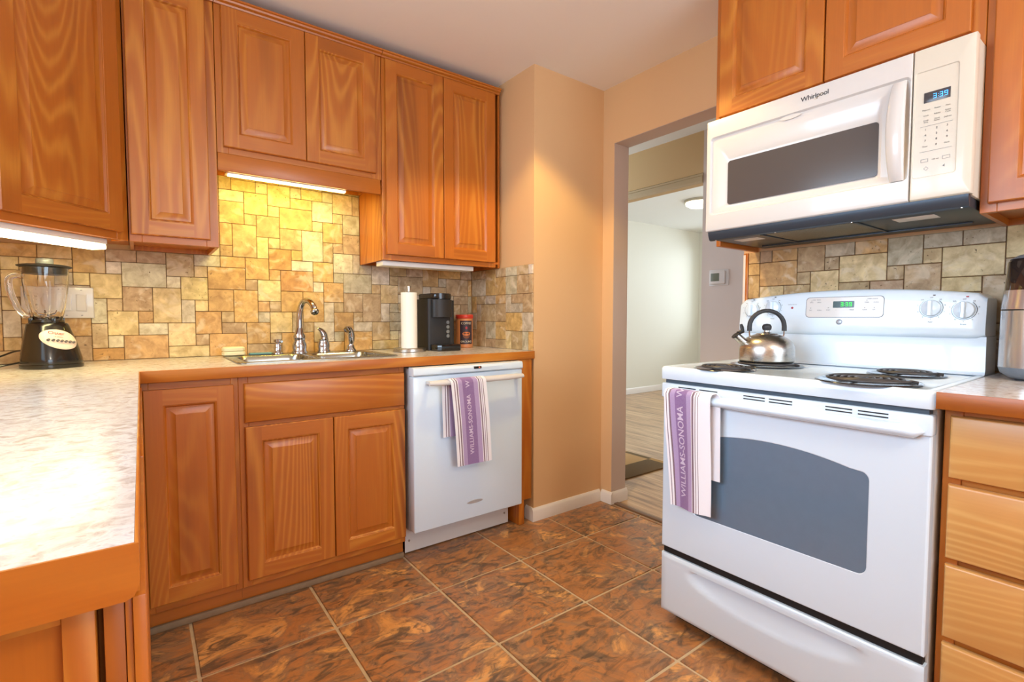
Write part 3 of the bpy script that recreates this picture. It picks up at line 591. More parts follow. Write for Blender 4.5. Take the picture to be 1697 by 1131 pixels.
for a in (.026, DW-.03): bm = BM(); prism(bm, [(a+.005*cos(k*pi/5), .060+.005*sin(k*pi/5)) for k in range(10)], 'y', -.537, -.535); mesh('screw', bm, STEEL, kp)
bm = BM(); box(bm, .02, DW-.03, -.52, -.45, .001, .12); mesh('base_pan', bm, DARK, t)

# ------------------------------------------------------------------ towels
def stripe_mat(name, stops):
    q = N(name); u = q.n('ShaderNodeTexCoord').outputs['UV']; s_ = q.n('ShaderNodeSeparateXYZ'); q.l(u, s_.inputs[0])
    c = q.ramp(s_.outputs[0], [(p, lin(k)) for p, k in stops], 'CONSTANT')
    wv = q.noise(q.mapping(q.coord(), (1, 1, 1)), 420, 2); q.l(q.mix(q.math('MULTIPLY', wv, .22), c, lin((235,228,236))), q.b.inputs['Base Color']); q.b.inputs['Roughness'].default_value = .95; q.b.inputs['Sheen Weight'].default_value = .3
    q.bump(wv, .3, .001); return q.m
WT, LVN, PUR, BRN = (240,236,238), (168,140,184), (126,82,142), (108,70,84)
STR = stripe_mat('striped_towel_cloth', [(0, WT), (.07, BRN), (.09, WT), (.13, BRN), (.165, WT), (.185, LVN), (.30, PUR), (.62, LVN), (.745, WT), (.765, BRN), (.80, WT), (.83, (150,120,150)), (.85, WT), (.88, BRN), (.90, WT)])
STR2 = stripe_mat('striped_towel_cloth_folded', [(0, WT), (.04, BRN), (.055, WT), (.10, BRN), (.135, LVN), (.24, PUR), (.50, LVN), (.60, WT), (.615, BRN), (.66, WT), (.69, BRN), (.705, WT), (.745, BRN), (.755, WT)])
LET = mat('pale_woven_lettering', (214,196,216), .9)
def cloth(name, parent, m, P, T, n=26, k=46, th=.0022):
    """P(s, t) -> point on the outer face, and its inner side offset by thickness"""
    bm = BM(); uvl = bm.loops.layers.uv.new('UVMap'); G = [[bm.verts.new(P(i/n, j/k*T, 0)) for i in range(n+1)] for j in range(k+1)]; H = [[bm.verts.new(P(i/n, j/k*T, th)) for i in range(n+1)] for j in range(k+1)]
    def q(vs, uv):
        f = bm.faces.new(vs)
        for l, c in zip(f.loops, uv): l[uvl].uv = c
    for j in range(k):
        for i in range(n):
            uv = [(i/n+.0005, j/k), ((i+1)/n-.0005, j/k), ((i+1)/n-.0005, (j+1)/k), (i/n+.0005, (j+1)/k)]
            q((G[j][i], G[j][i+1], G[j+1][i+1], G[j+1][i]), uv); q((H[j][i], H[j][i+1], H[j+1][i+1], H[j+1][i]), uv)
        q((G[j][0], G[j+1][0], H[j+1][0], H[j][0]), [(0, 0)]*4); q((G[j][n], G[j+1][n], H[j+1][n], H[j][n]), [(.999, 0)]*4)
    for i in range(n):
        q((G[0][i], G[0][i+1], H[0][i+1], H[0][i]), [(i/n, 0)]*4); q((G[k][i], G[k][i+1], H[k][i+1], H[k][i]), [(i/n, 1)]*4)
    return mesh(name, bm, m, parent, sharp=80)
def drape(org, ax, out, Lf, Lb, r, wid, tilt, wav, seed, taper=0, backshift=0):
    """towel over a bar at org: ax = unit along the bar, out = unit towards the viewer; returns P(s,t,depth), total length"""
    org, ax, out = Vector(org), Vector(ax), Vector(out); Z = Vector((0, 0, 1)); T = Lf+pi*r+Lb
    def P(s, t, d, lift=0):
        rr = r-d+lift
        if t < Lf:
            h = (Lf-t); a = Vector(); base = -Z*h + out*(rr + .004*sin(h*9+seed)*min(1, h*6)); drift = tilt*h; ws = wid*(1-taper*h)
            wavy = wav*min(1, h*5)*sin(s*7.5+seed+h*3)
        elif t < Lf+pi*r:
            a = (t-Lf)/r; base = out*(rr*cos(a)) + Z*(rr*sin(a)); drift = backshift*(t-Lf)/(pi*r); ws = wid; wavy = 0; h = 0
        else:
            h = t-Lf-pi*r; base = -Z*h - out*rr; drift = backshift+tilt*h*.3; ws = wid; wavy = 0
        return org + base + ax*((s-.5)*ws+drift+ (wid*.5)) + out*wavy
    return P, T
# dishwasher towel
t = thing('dish_towel', 'purple striped dish towel hanging on the dishwasher handle', 'towel', (1.099, -.697, .804), 0, 'striped dish towels on the appliance handles')
P, T = drape((0, 0, 0), (1, 0, 0), (0, -1, 0), .385, .25, .0175, .186, .085, .0016, 0.4, backshift=-.028)
cloth('cloth', t, STR, P, T)
def lettering(parent, P, body, size, s0, wid, t0, sp):
    me = textmesh(body, size, sp, .0003)
    for v in me.vertices: x, y = v.co.x, v.co.y; v.co = P(s0 - y/wid, t0 + x, 0, .0007)
    me.materials.clear(); me.materials.append(LET); me.name = 'lettering'; o = bpy.data.objects.new('lettering', me); COL.objects.link(o); o.parent = parent
lettering(t, P, 'WILLIAMS-SONOMA', .030, .45, .186, .185, 1.02); lettering(t, P, 'W', .030, .45, .186, .372, 1)

# ------------------------------------------------------------------ things on the sink worktop
t = base_obj('paper_towel_holder', 'brushed steel paper towel holder left of the coffee maker', 'paper towel holder', 1.118, -.25)
bm = BM(); lathe(bm, [(0, 0), (.082, 0), (.085, .003), (.085, .016), (.082, .019), (.0, .019)], n=48); mesh('base', bm, STEEL, t)
bm = BM(); lathe(bm, [(0, .018), (.006, .018), (.006, .306), (.0105, .309), (.009, .318), (.012, .334), (.011, .338), (0, .339)], n=20); mesh('rod', bm, STEEL, t, sharp=50)
t = base_obj('paper_towel_roll', 'thin white paper towel roll standing on the steel holder', 'paper towels', 1.118, -.25, CT+.0195)
bm = BM(); n = 48; lp = lambda z, r0: [((r0+(.0016 if k < 2 else 0))*cos(2*pi*k/n+3.9), (r0+(.0016 if k < 2 else 0))*sin(2*pi*k/n+3.9), z) for k in range(n)]
loft(bm, [lp(0, .0085), lp(0, .040), lp(.001, .041), lp(.284, .041), lp(.285, .040), lp(.285, .0085), lp(0, .0085)], False, False); mesh('roll', bm, PAPER, t)
# coffee maker
t = base_obj('coffee_maker', 'black single-cup coffee maker behind the paper towels', 'coffee maker', 1.305, -.05)
bm = BM(); prism(bm, rrect(-.078, .062, -.20, 0, .012), 'z', .0, .275); mesh('body', bm, BLACKM, t)
bm = BM(); prism(bm, rrect(.060, .092, -.185, 0, .010), 'z', .0, .270); mesh('water_tank', bm, BLACKM, t)
bm = BM(); pl = [(-.060, -.17), (-.060, -.19)]+[(.0+.060*cos(a)-.0, -.205+.032*-sin(a)) for a in [pi-pi*k/16 for k in range(17)]]+[(.060, -.17)]; prism(bm, pl, 'z', .178, .272); mesh('brew_head', bm, BLACKM, t, sharp=40)
bm = BM(); prism(bm, [(-.062, -.06)]+[(.0+.058*cos(a), -.20+.038*-sin(a)) for a in [pi-pi*k/16 for k in range(17)]]+[(.062, -.06)], 'z', .2752, .305, r=.006); mesh('lid', bm, BLACK, t, sharp=40)
bm = BM(); prism(bm, [(-.066, -.195), (.075, -.195), (.075, -.28), (.06, -.296), (-.05, -.296), (-.066, -.28)], 'z', .0, .034, r=.006); dt = mesh('drip_tray', bm, BLACK, t)
bm = BM()
for k in range(7): box(bm, -.048+k*.016, -.040+k*.016, -.285, -.215, .034, .0352)
mesh('tray_grate', bm, BLACKM, dt)
for z in (.150, .125, .100, .076):
    bm = BM(); prism(bm, [(.040+.0095*cos(k*pi/10), z+.0095*sin(k*pi/10)) for k in range(20)], 'y', -.2035, -.2); mesh('button', bm, mat('grey_button', (120,122,122), .5) if z == .150 else bpy.data.materials['grey_button'], t)
text('lettering', 'K', .016, mat('grey_print_light', (150,152,158), .5), t, lambda x, y: (.016+x, -.2335+abs(.016+x)*.05, .232+y))
bm = BM(); tube(bm, spline([(-.05, -.01, .10), (-.11, -.03, .11), (-.145, -.05, .06), (-.14, -.045, .02), (-.10, -.03, .006), (-.085, -.03, .006)], 6), .0032, 8); mesh('power_cord', bm, BLACK, t)
# can of coffee
t = base_obj('coffee_can', 'round canister of ground coffee with red lid right of the coffee maker', 'canister', 1.532, -.115)
bm = BM(); lathe(bm, [(0, 0), (.046, 0), (.049, .004), (.049, .168), (.047, .172), (0, .172)], n=40); mesh('body', bm, mat('amber_jar_plastic', (206,134,86), .35), t)
bm = BM(); lathe(bm, [(0, .170), (.0505, .170), (.052, .173), (.052, .190), (.050, .193), (0, .193)], n=40); mesh('lid', bm, mat('red_lid_plastic', (196,58,44), .35), t)
def wrapc(r, a0): return lambda x, y: (r*sin(x/r+a0), -r*cos(x/r+a0), y)
bm = BM(); a0 = -.45; n = 20; loft(bm, [[(.0496*sin(a0-.62+1.6*k/n), -.0496*cos(a0-.62+1.6*k/n), z) for k in range(n+1)] for z in (.022, .158)], False, False, closed=False); lb = mesh('label', bm, mat('dark_label', (58,44,54), .4), t)
f = wrapc(.0502, -.30)
text('lettering', 'COFFEE', .018, mat('cream_print', (226,214,190), .5), lb, lambda x, y: f(x, y+.142)); text('lettering', 'GROUND', .016, bpy.data.materials['cream_print'], lb, lambda x, y: f(x, y+.036))
bm = BM(); n = 24
def disc(r1, r2, cz, rad, m_, nm):
    bm = BM(); c = bm.verts.new(f(0, cz)); vs = [bm.verts.new(wrapc(rad, -.30)(r1*cos(2*pi*k/24), cz+r2*sin(2*pi*k/24))) for k in range(24)]
    for k in range(24): bm.faces.new((c, vs[k], vs[(k+1) % 24]))
    mesh(nm, bm, m_, lb)
disc(.021, .020, .074, .0503, mat('brown_print', (120,70,40), .5), 'picture'); disc(.024, .011, .082, .0506, mat('orange_print', (216,120,60), .5), 'picture'); disc(.006, .008, .116, .0503, REDP, 'picture')
# outlet and switches
t = thing('switch_plate', 'white four-gang wall plate with an outlet and rocker switches behind the blender', 'switch plate', (-.248, -.0016, 1.150))
bm = BM(); box(bm, -.106, .106, -.0105, 0, -.061, .061, .0035, seg=3); mesh('plate', bm, PLAS, t)
o = bm = BM(); box(bm, -.0865, -.0525, -.0125, -.010, -.034, .034, .004); ot = mesh('outlet', bm, PLAS, t)
bm = BM()
for z in (.017, -.017):
    for a, h in ((-.076, .008), (-.064, .0065)): box(bm, a-.0012, a+.0012, -.0131, -.0124, z-h/2+.004, z+h/2+.004)
    prism(bm, [(-.0695+.0025*cos(k*pi/6), z-.008+.0025*sin(k*pi/6)) for k in range(12)], 'y', -.0131, -.0124)
mesh('slots', bm, DARK, ot)
for a in (-.0235, .0225, .0685):
    bm = BM(); box(bm, a-.0165, a+.0165, -.0115, -.010, -.033, .033, .001); prism(bm, [(-.0115, .031), (-.0145, .031), (-.0185, -.031), (-.0115, -.031)], 'x', a-.014, a+.014); mesh('rocker_switch', bm, PLAS, t)
for a in (-.0695, -.0235, .0225, .0685):
    for z in (-.050, .050): bm = BM(); box(bm, a-.003, a+.003, -.0112, -.0104, z-.0012, z+.0012); mesh('screw', bm, GREYT, t)
# blender
t = base_obj('blender', 'black countertop blender with a glass jar in the left corner', 'blender', -.258, -.235)
def sq(r, z, k=3.2, n=48, dx=0, sy=1):
    out = []
    for i in range(n):
        a = 2*pi*i/n; c, s_ = cos(a), sin(a); q = (abs(c)**k+abs(s_)**k)**(-1/k); out.append((dx+r*q*c, sy*r*q*s_, z))
    return out
fa = radians(-56); F2 = Vector((cos(fa), sin(fa), 0))
BP = [(.080, 0, .018), (.081, .004, .018), (.081, .013, .018), (.078, .015, .018), (.079, .018, .018), (.078, .034, .017), (.0735, .062, .014), (.067, .095, .010), (.060, .125, .005), (.055, .146, .002), (.053, .154, 0), (.050, .157, 0)]
def sq2(r, z, sh, k):
    return [tuple(Vector(p)+F2*sh) for p in [(cos(fa)*a_-sin(fa)*b_, sin(fa)*a_+cos(fa)*b_, z) for a_, b_, _ in sq(r, z, k)]]
bm = BM(); loft(bm, [sq2(r*.98, z, sh, 2.7) for r, z, sh in BP]); bl = mesh('motor_base', bm, BLACK, t, sharp=28)
def lab(x, y, d=0):
    z = .100+y*.90; i_ = 0
    while i_ < len(BP)-2 and BP[i_+1][1] < z: i_ += 1
    (r0, z0, s0), (r1, z1, s1) = BP[i_], BP[i_+1]; f_ = (z-z0)/(z1-z0); r = (r0+(r1-r0)*f_)*.98; sh = s0+(s1-s0)*f_
    a = x/(r*1.0); q_ = (abs(cos(a))**2.7+abs(sin(a))**2.7)**(-1/2.7)*r+d+.0012
    v = Vector((cos(fa)*cos(a)*q_-sin(fa)*sin(a)*q_, sin(fa)*cos(a)*q_+cos(fa)*sin(a)*q_, z))+F2*sh
    return tuple(v)
bm = BM(); rings = []
E_ = lambda q_, k, d_: lab(.050*q_*cos(2*pi*k/40)-.004, .038*q_*sin(2*pi*k/40)-.20*.050*q_*cos(2*pi*k/40), d_)
for q_, d_ in ((1.0, -.004), (1.0, .001), (.96, .0022), (.7, .0026), (.4, .0026), (.15, .0026)): rings.append([E_(q_, k, d_) for k in range(40)])
loft(bm, rings, False, True); cl_ = mesh('control_label', bm, mat('pink_cream_label', (226,204,190), .4), t, sharp=60)
sl_ = lambda x, y: lab(x-.004, y-.20*x, .0036)
text('lettering', 'Oster', .017, REDP, cl_, lambda x, y: sl_(x-.006, y+.023)); text('lettering', '10 SPEED', .006, DKT, cl_, lambda x, y: sl_(x-.004, y+.009))
for k in range(7):
    bm = BM(); p0 = Vector(sl_(-.031+k*.0108, -.006)); nrm = (F2+Vector((0, 0, .35))).normalized(); tube(bm, [p0-nrm*.002, p0+nrm*.006, p0+nrm*.0075], [.0042, .0040, .0025], 10); mesh('speed_button', bm, mat('steel_button', (120,118,120), .3, metal=.8) if k == 0 else bpy.data.materials['steel_button'], cl_)
# jar
bm = BM()
def jr(r, z, rib=0, n=60): return [((r+rib*cos(i/n*2*pi*8)*.5)*cos(2*pi*i/n), (r+rib*cos(i/n*2*pi*8)*.5)*sin(2*pi*i/n), z) for i in range(n)]
outer = [(.038, .162, 0), (.040, .168, .001), (.042, .18, .003), (.050, .215, .005), (.056, .255, .004), (.060, .295, .002), (.0625, .335, 0), (.063, .350, 0)]
inner = [(.0600, .350, 0), (.0575, .30, .001), (.0530, .255, .003), (.0465, .215, .004), (.0385, .182, .002), (.035, .173, 0)]
loft(bm, [jr(*a) for a in outer+inner], True, True); jar = mesh('glass_jar', bm, GLASS, t, sharp=70)
hd = Vector((-.99, .1, 0)).normalized()
bm = BM(); p = [hd*.058+Vector((0, 0, .318)), hd*.074+Vector((0, 0, .322)), hd*.092+Vector((0, 0, .314)), hd*.095+Vector((0, 0, .290)), hd*.088+Vector((0, 0, .250)), hd*.074+Vector((0, 0, .210)), hd*.058+Vector((0, 0, .188)), hd*.042+Vector((0, 0, .182))]
tube(bm, spline(p, 5), .008, 14, flat=1.25); mesh('jar_handle', bm, GLASS, jar, sharp=70)
bm = BM(); lathe(bm, [(0, .155), (.046, .155), (.048, .160), (.046, .168), (.040, .171), (.0, .171)], n=36)
for a in range(4): box(bm, .045*cos(a*pi/2+.5)-.006, .045*cos(a*pi/2+.5)+.006, .045*sin(a*pi/2+.5)-.006, .045*sin(a*pi/2+.5)+.006, .156, .176, .002)
mesh('jar_collar', bm, BLACK, t)
bm = BM(); lathe(bm, [(0, .1745), (.008, .1745), (.008, .184), (.0, .186)], n=16)
for k in range(4): a = k*pi/2+.3; tube(bm, [(.004*cos(a), .004*sin(a), .183), (.024*cos(a), .024*sin(a), .188), (.030*cos(a), .030*sin(a), .202)], [.003, .003, .0012], 6)
mesh('blades', bm, CHROME, t)
bm = BM(); lathe(bm, [(0, .328), (.0575, .328), (.0590, .332), (.0592, .3505), (.066, .351), (.073, .354), (.074, .357), (.060, .361), (.030, .364), (0, .364)], n=48); ld = mesh('lid', bm, BLACKM, t)
bm = BM(); lathe(bm, [(0, .363), (.022, .363), (.024, .366), (.024, .380), (.022, .383), (0, .383)], n=32); mesh('lid_cap', bm, mat('clear_grey_cap', (150,154,148), .25, coat=.3), ld)
bm = BM(); tube(bm, spline([(-.070, .01, .022), (-.11, .03, .012), (-.15, .01, .006), (-.20, -.02, .006), (-.26, .0, .006), (-.30, .05, .006)], 6), .0032, 8); tube(bm, spline([(-.30, .05, .006), (-.24, .10, .012), (-.16, .12, .03), (-.10, .10, .055), (-.062, .04, .06)], 6), .0032, 8); mesh('power_cord', bm, BLACK, t)

# ------------------------------------------------------------------ lights under the cabinets
t = thing('under_cabinet_light', 'lit fluorescent light fixture under the corner cabinet', 'light fixture', (-.0205, -.3125, 0), 45, 'light fixtures under the upper cabinets')
bm = BM(); box(bm, -.45, -.055, .03, .095, 1.352, 1.3715, .002); mesh('housing', bm, DIFF, t)
bm = BM(); box(bm, -.449, -.056, .032, .093, 1.334, 1.3515, .004); mesh('diffuser', bm, LIT, t)
t = thing('under_cabinet_light', 'slim lit LED strip under the cabinet above the sink', 'light fixture', (0, 0, 0), 0, 'light fixtures under the upper cabinets')
bm = BM(); box(bm, .307, .79, -.29, -.262, 1.678, 1.690, .001); mesh('housing', bm, DIFF, t)
bm = BM(); box(bm, .309, .788, -.288, -.264, 1.672, 1.6785, .001); mesh('diffuser', bm, LEDS, t)
bm = BM(); box(bm, .307, .79, -.24, -.20, 1.69, 1.734); mesh('mount_block', bm, DIFF, t)
bm = BM(); box(bm, .307, .79, -.289, -.20, 1.6902, 1.6945); mesh('mount_plate', bm, DIFF, t)
area('led_strip_light', (.55, -.276, 1.668), (radians(48), 0, 0), .48, .02, 4.2, (1.0, .84, .14))
area('fluorescent_light', (-.245, -.51, 1.332), (0, 0, radians(45)), .38, .05, 2.8, (1.0, .84, .34))
t = thing('under_cabinet_light', 'unlit white light fixture under the cabinet right of the sink', 'light fixture', (0, 0, 0), 0, 'light fixtures under the upper cabinets')
bm = BM(); box(bm, .965, 1.49, -.285, -.20, 1.347, 1.3715, .003); mesh('housing', bm, DIFF, t)

# ------------------------------------------------------------------ range (local x along the front, local y into the wall)
RW = .756
t = thing('electric_range', 'white freestanding electric coil range with a kettle on it', 'range', (1.484, -1.541, 0), -90)
bm = BM(); box(bm, .004, RW-.004, .035, .66, .03, .874, .002); mesh('body', bm, GREYW, t)
bm = BM(); box(bm, .03, RW-.03, .06, .64, 0, .029); mesh('plinth', bm, DARK, t)
bm = BM()
R_ = lambda x0, x1, y0, y1, r, z: [(x, y, z) for x, y in rrect(x0, x1, y0, y1, r, 4)]
loft(bm, [R_(0, RW, -.0094, .645, .010, .877), R_(-.001, RW+.001, -.011, .645, .012, .881), R_(-.001, RW+.001, -.011, .645, .012, .913), R_(.002, RW-.002, -.008, .645, .012, .919), R_(.008, RW-.008, -.002, .642, .012, .9215), R_(.020, RW-.020, .012, .640, .012, .9205), R_(.026, RW-.026, .018, .638, .012, .9175)])
ct = mesh('cooktop', bm, ENAM, t, sharp=50)
bm = BM(); box(bm, .012, RW-.012, .004, .034, .862, .877); mesh('gap_shade', bm, mat('blue_grey_gap_shade', (70,84,96), .5), t)  # shade in the gap under the cooktop, painted as a blue-grey strip
# oven door
bm = BM()
loft(bm, [[(x0, y, z0), (x1, y, z0), (x1, y, z1), (x0, y, z1)] for y, x0, x1, z0, z1 in ((.032, .004, RW-.004, .276, .862), (.006, .004, RW-.004, .276, .862), (.002, .006, RW-.006, .278, .860), (0, .009, RW-.009, .281, .857))], True, False)
# door face with an arched window opening
xa, xb = .122, .631; zb0, zs, zc = .424, .693, .724
def arch(i, r=.022, n=18):
    x0, x1 = xa+i, xb-i; out = []
    for cx, cz, a0 in ((x0+r, zb0+i+r, 180), (x1-r, zb0+i+r, 270)):
        for k in range(6): a = radians(a0+90*k/5); out.append((cx+r*cos(a), cz+r*sin(a)))
    for k in range(6): a = radians(0+70*k/5); out.append((x1-r+r*cos(a), zs-i-r+.004+r*sin(a)))
    for k in range(n+1):
        u = 1-2*(k+1)/(n+2); out.append(((x0+x1)/2+u*((x1-x0)/2-r), zs-i+(zc-zs)*(1-u*u)))
    for k in range(6): a = radians(110+70*k/5); out.append((x0+r+r*cos(a), zs-i-r+.004+r*sin(a)))
    return out
A0 = arch(0); m = len(A0)
# outer rectangle sampled to match: project ring points out to the door border
x0, x1, z0, z1 = .009, RW-.009, .281, .857; cxm, czm = (xa+xb)/2, (zb0+zs)/2
def toborder(p):
    dx, dz = p[0]-cxm, p[1]-czm; s_ = min((x1-cxm if dx > 0 else cxm-x0)/max(abs(dx), 1e-6), (z1-czm if dz > 0 else czm-z0)/max(abs(dz), 1e-6)); return [cxm+dx*s_, czm+dz*s_]
O = [toborder(p) for p in A0]
for corner in ((x0, z0), (x1, z0), (x1, z1), (x0, z1)):
    k = min(range(m), key=lambda k: (O[k][0]-corner[0])**2+(O[k][1]-corner[1])**2); O[k] = list(corner)
loft(bm, [[(p[0], 0, p[1]) for p in O], [(p[0], 0, p[1]) for p in A0], [(p[0], .0015, p[1]) for p in arch(.002)]], False, False)
dr = mesh('oven_door', bm, ENAM, t, sharp=4)
bm = BM(); g0 = arch(.0015); loft(bm, [[(p[0], .0012, p[1]) for p in g0], [(p[0], .0045, p[1]) for p in g0]]); mesh('window_glass', bm, OVENG, dr)
# top trim of the door with vents, and the full-width handle
bm = BM(); box(bm, .002, RW-.002, -.008, .03, .812, .863, .005, seg=3); tr = mesh('door_top_trim', bm, ENAM, t)
for a, b in ((.071, .137), (.150, .214), (.300, .365), (.377, .442), (.527, .590), (.603, .668)):
    for z in (.853, .8445): bm = BM(); box(bm, a, b, -.0088, -.0076, z-.0016, z+.0016); mesh('vent_slot', bm, DARK, tr)
bm = BM(); n = 40; lp = []
for k in range(n+1):
    u = k/n; x = .012+u*(RW-.028); e_ = min(1, min(u, 1-u)/.03); e_ = sqrt(max(0, 1-(1-e_)**2)); hh = .0175*e_*.9+.0012; dd = (.024+.006*sin(pi*u))*e_+.001
    lp.append([(x, -.010-dd*max(0, cos(a))-.004*0, .822+hh*sin(a)) for a in [radians(-90+180*j/10) for j in range(11)]]+[(x, -.004, .822+hh), (x, -.004, .822-hh)])
loft(bm, lp); mesh('door_handle', bm, ENAM, t, sharp=60)
# storage drawer
bm = BM(); n = 28
def scoop(x):   # lower border of the recess follows an arc
    u = (x-.110)/(.632-.110); return u
zt_, zb_ = .251, .041
grid = []
NX, NZ = 56, 26
for j in range(NZ+1):
    row = []; z = zb_+(zt_-zb_)*j/NZ
    for i in range(NX+1):
        x = .003+(RW-.006)*i/NX; u = (x-.371)/.262; y = 0.0
        if abs(u) < 1:
            top = .226; low = .196-.050*(1-u*u)**.8
            if low < z < top:
                w_ = (z-low)/(top-low); y = .024*(w_**.7)*min(1, (1-abs(u))*5)
        ed = min(x-.003, RW-.003-x, z-zb_, zt_-z); y += .006*max(0, 1-ed/.006)**2 if ed < .006 else 0
        row.append(bm.verts.new((x, y, z)))
    grid.append(row)
for j in range(NZ):
    for i in range(NX): bm.faces.new((grid[j][i], grid[j][i+1], grid[j+1][i+1], grid[j+1][i]))
bb = [bm.verts.new(p) for p in ((.003, .032, zb_), (RW-.003, .032, zb_), (RW-.003, .032, zt_), (.003, .032, zt_))]
bm.faces.new(list(reversed(bb)))
bm.faces.new([bb[0], bb[1]]+[grid[0][i] for i in range(NX, -1, -1)]); bm.faces.new([bb[3]]+[grid[NZ][i] for i in range(NX+1)]+[bb[2]])
bm.faces.new([bb[0]]+[grid[j][0] for j in range(NZ+1)]+[bb[3]]); bm.faces.new([bb[1], bb[2]]+[grid[j][NX] for j in range(NZ, -1, -1)])
mesh('storage_drawer', bm, ENAM, t, sharp=40)
bm = BM(); box(bm, .008, RW-.008, .012, .034, .2525, .2755); mesh('drawer_gap_shade', bm, DARK, t)  # dark strip painted as the shadow between drawer and oven door
# backguard: lower panel and control console
bm = BM(); prism(bm, [(.492, .9205), (.503, .9225), (.507, .932), (.506, 1.034), (.64, 1.034), (.64, .9205)], 'x', .004, RW-.004); mesh('rear_panel', bm, ENAM, t)
bm = BM(); n = 36; loops = []
def ctop(x):
    u = (x-RW/2)/(RW/2); e = 1-abs(u); s_ = 1.161+.028*(1-u*u)
    if e < .05: s_ -= .05*(1-e/.05)**2*.55
    return s_
for k in range(n+1):
    u = k/n; x = .006+(RW-.012)*u; tp = ctop(x); e_ = min(1, min(u, 1-u)/.03); o_ = .006*(1-e_)
    loops.append([(x, y, z) for y, z in ((.506+o_, 1.029+o_), (.497+o_, 1.033+o_), (.492+o_, 1.041), (.491+o_, 1.06), (.500+o_, tp-.016), (.503+o_, tp-.006), (.509+o_, tp-.0015), (.518, tp), (.63, tp), (.64, tp-.01), (.64, 1.029+o_))])
loft(bm, loops); con = mesh('control_console', bm, ENAM, t, sharp=50)
def cs(x, z, d=0): # point on the console face
    return (x, .491+(z-1.06)*.0825-d, z)
def csbox(bm, x0, x1, z0, z1, d0, d1, mi=0):
    lo = [[cs(x, z, d) for x, z in ((x0, z0), (x1, z0), (x1, z1), (x0, z1))] for d in (d0, d1)]; loft(bm, lo, mi=mi)
# membrane panel outline, display
def outline(bm, x0, x1, z0, z1, w, d=.0012):
    csbox(bm, x0, x1, z0, z0+w, 0, d); csbox(bm, x0, x1, z1-w, z1, 0, d); csbox(bm, x0, x0+w, z0+w, z1-w, 0, d); csbox(bm, x1-w, x1, z0+w, z1-w, 0, d)
bm = BM(); loft(bm, [[cs(x, z, d) for x, z in rrect(.262, .500, 1.093, 1.163, .012)] for d in (-.001, .0009)]); mp = mesh('keypad_panel', bm, PLAS, con)
bm = BM(); loft(bm, [[cs(x, z, d) for x, z in rrect(.262-a, .500+a, 1.093-a, 1.163+a, .012)] for d, a in ((-.001, .0016), (.0005, .0016))]); mesh('panel_outline', bm, GREYT, con)
bm = BM(); loft(bm, [[cs(x, z, d) for x, z in rrect(.350, .415, 1.126, 1.149, .002)] for d in (.0008, .0018)]); ds = mesh('clock_window', bm, mat('green_black_glass', (22,52,44), .15), mp)
bm = BM()
def cbx(a, b, c, d): return None
def segdraw(bm, s, x, z, w, h, put, t_=.17):
    tt = w*t_; R = {'a': (0, w, h-tt, h), 'g': (0, w, h/2-tt/2, h/2+tt/2), 'd': (0, w, 0, tt), 'f': (0, tt, h/2, h), 'b': (w-tt, w, h/2, h), 'e': (0, tt, 0, h/2), 'c': (w-tt, w, 0, h/2)}
    for ch in s:
        for a, b, c, d in ([(w*.05, w*.05+tt, h*.22, h*.22+tt), (w*.05, w*.05+tt, h*.66, h*.66+tt)] if ch == ':' else [R[k] for k in SEG[ch]]): put(bm, x+a, x+b, z+c, z+d)
        x += w*.45 if ch == ':' else w*1.45
segdraw(bm, '3:39', .374, 1.131, .0078, .013, lambda b, x0, x1, z0, z1: csbox(b, x0, x1, z0, z1, .0018, .0022)); mesh('clock_digits', bm, GREENL, ds)
def cstext(body, x, z, size, m, par, sp=1): text('lettering', body, size, m, par, lambda a, b: cs(x+a, z+b, .0014), sp)
cstext('BAKE  BROIL', .296, 1.155, .0048, GREYT, mp); cstext('TIMER CLOCK', .468, 1.155, .0048, GREYT, mp)
for x, z, s_ in ((.279, 1.146, 'BAKE'), (.305, 1.146, 'BROIL'), (.277, 1.118, 'SELF'), (.306, 1.118, 'CLEAN'), (.335, 1.118, 'START'), (.360, 1.118, '+'), (.384, 1.118, '-'), (.409, 1.118, 'HOUR'), (.452, 1.143, 'TIMER'), (.479, 1.143, 'CLOCK'), (.447, 1.118, 'CLEAR'), (.474, 1.118, 'OFF')):
    cstext(s_, x, z, .0046, GREYT, mp)
bm = BM()
for x, z in ((.279, 1.152), (.277, 1.126), (.335, 1.126), (.452, 1.150), (.447, 1.125), (.474, 1.125)): csbox(bm, x-.0012, x+.0012, z-.0009, z+.0009, .0009, .0014)
mesh('key_marks', bm, DKT, mp)
bm = BM(); loft(bm, [[cs(.372+r*cos(2*pi*k/24), 1.076+r*sin(2*pi*k/24), d) for k in range(24)] for r, d in ((.0095, -.001), (.0095, .0012), (.0080, .0020))]); bdg = mesh('round_badge', bm, mat('grey_badge', (150,156,166), .3, metal=.5), con)
text('lettering', 'GE', .0095, mat('white_print', (236,238,240), .4), bdg, lambda a, b: cs(.372+a, 1.076+b, .0026), .9)
bm = BM(); loft(bm, [[cs(.212+r*cos(2*pi*k/16), 1.128+r*sin(2*pi*k/16), d) for k in range(16)] for r, d in ((.0042, -.001), (.0036, .0022), (.002, .003))]); mesh('indicator_light', bm, REDP, con)
cstext('SURFACE UNIT ON', .212, 1.140, .0036, GREYT, con)
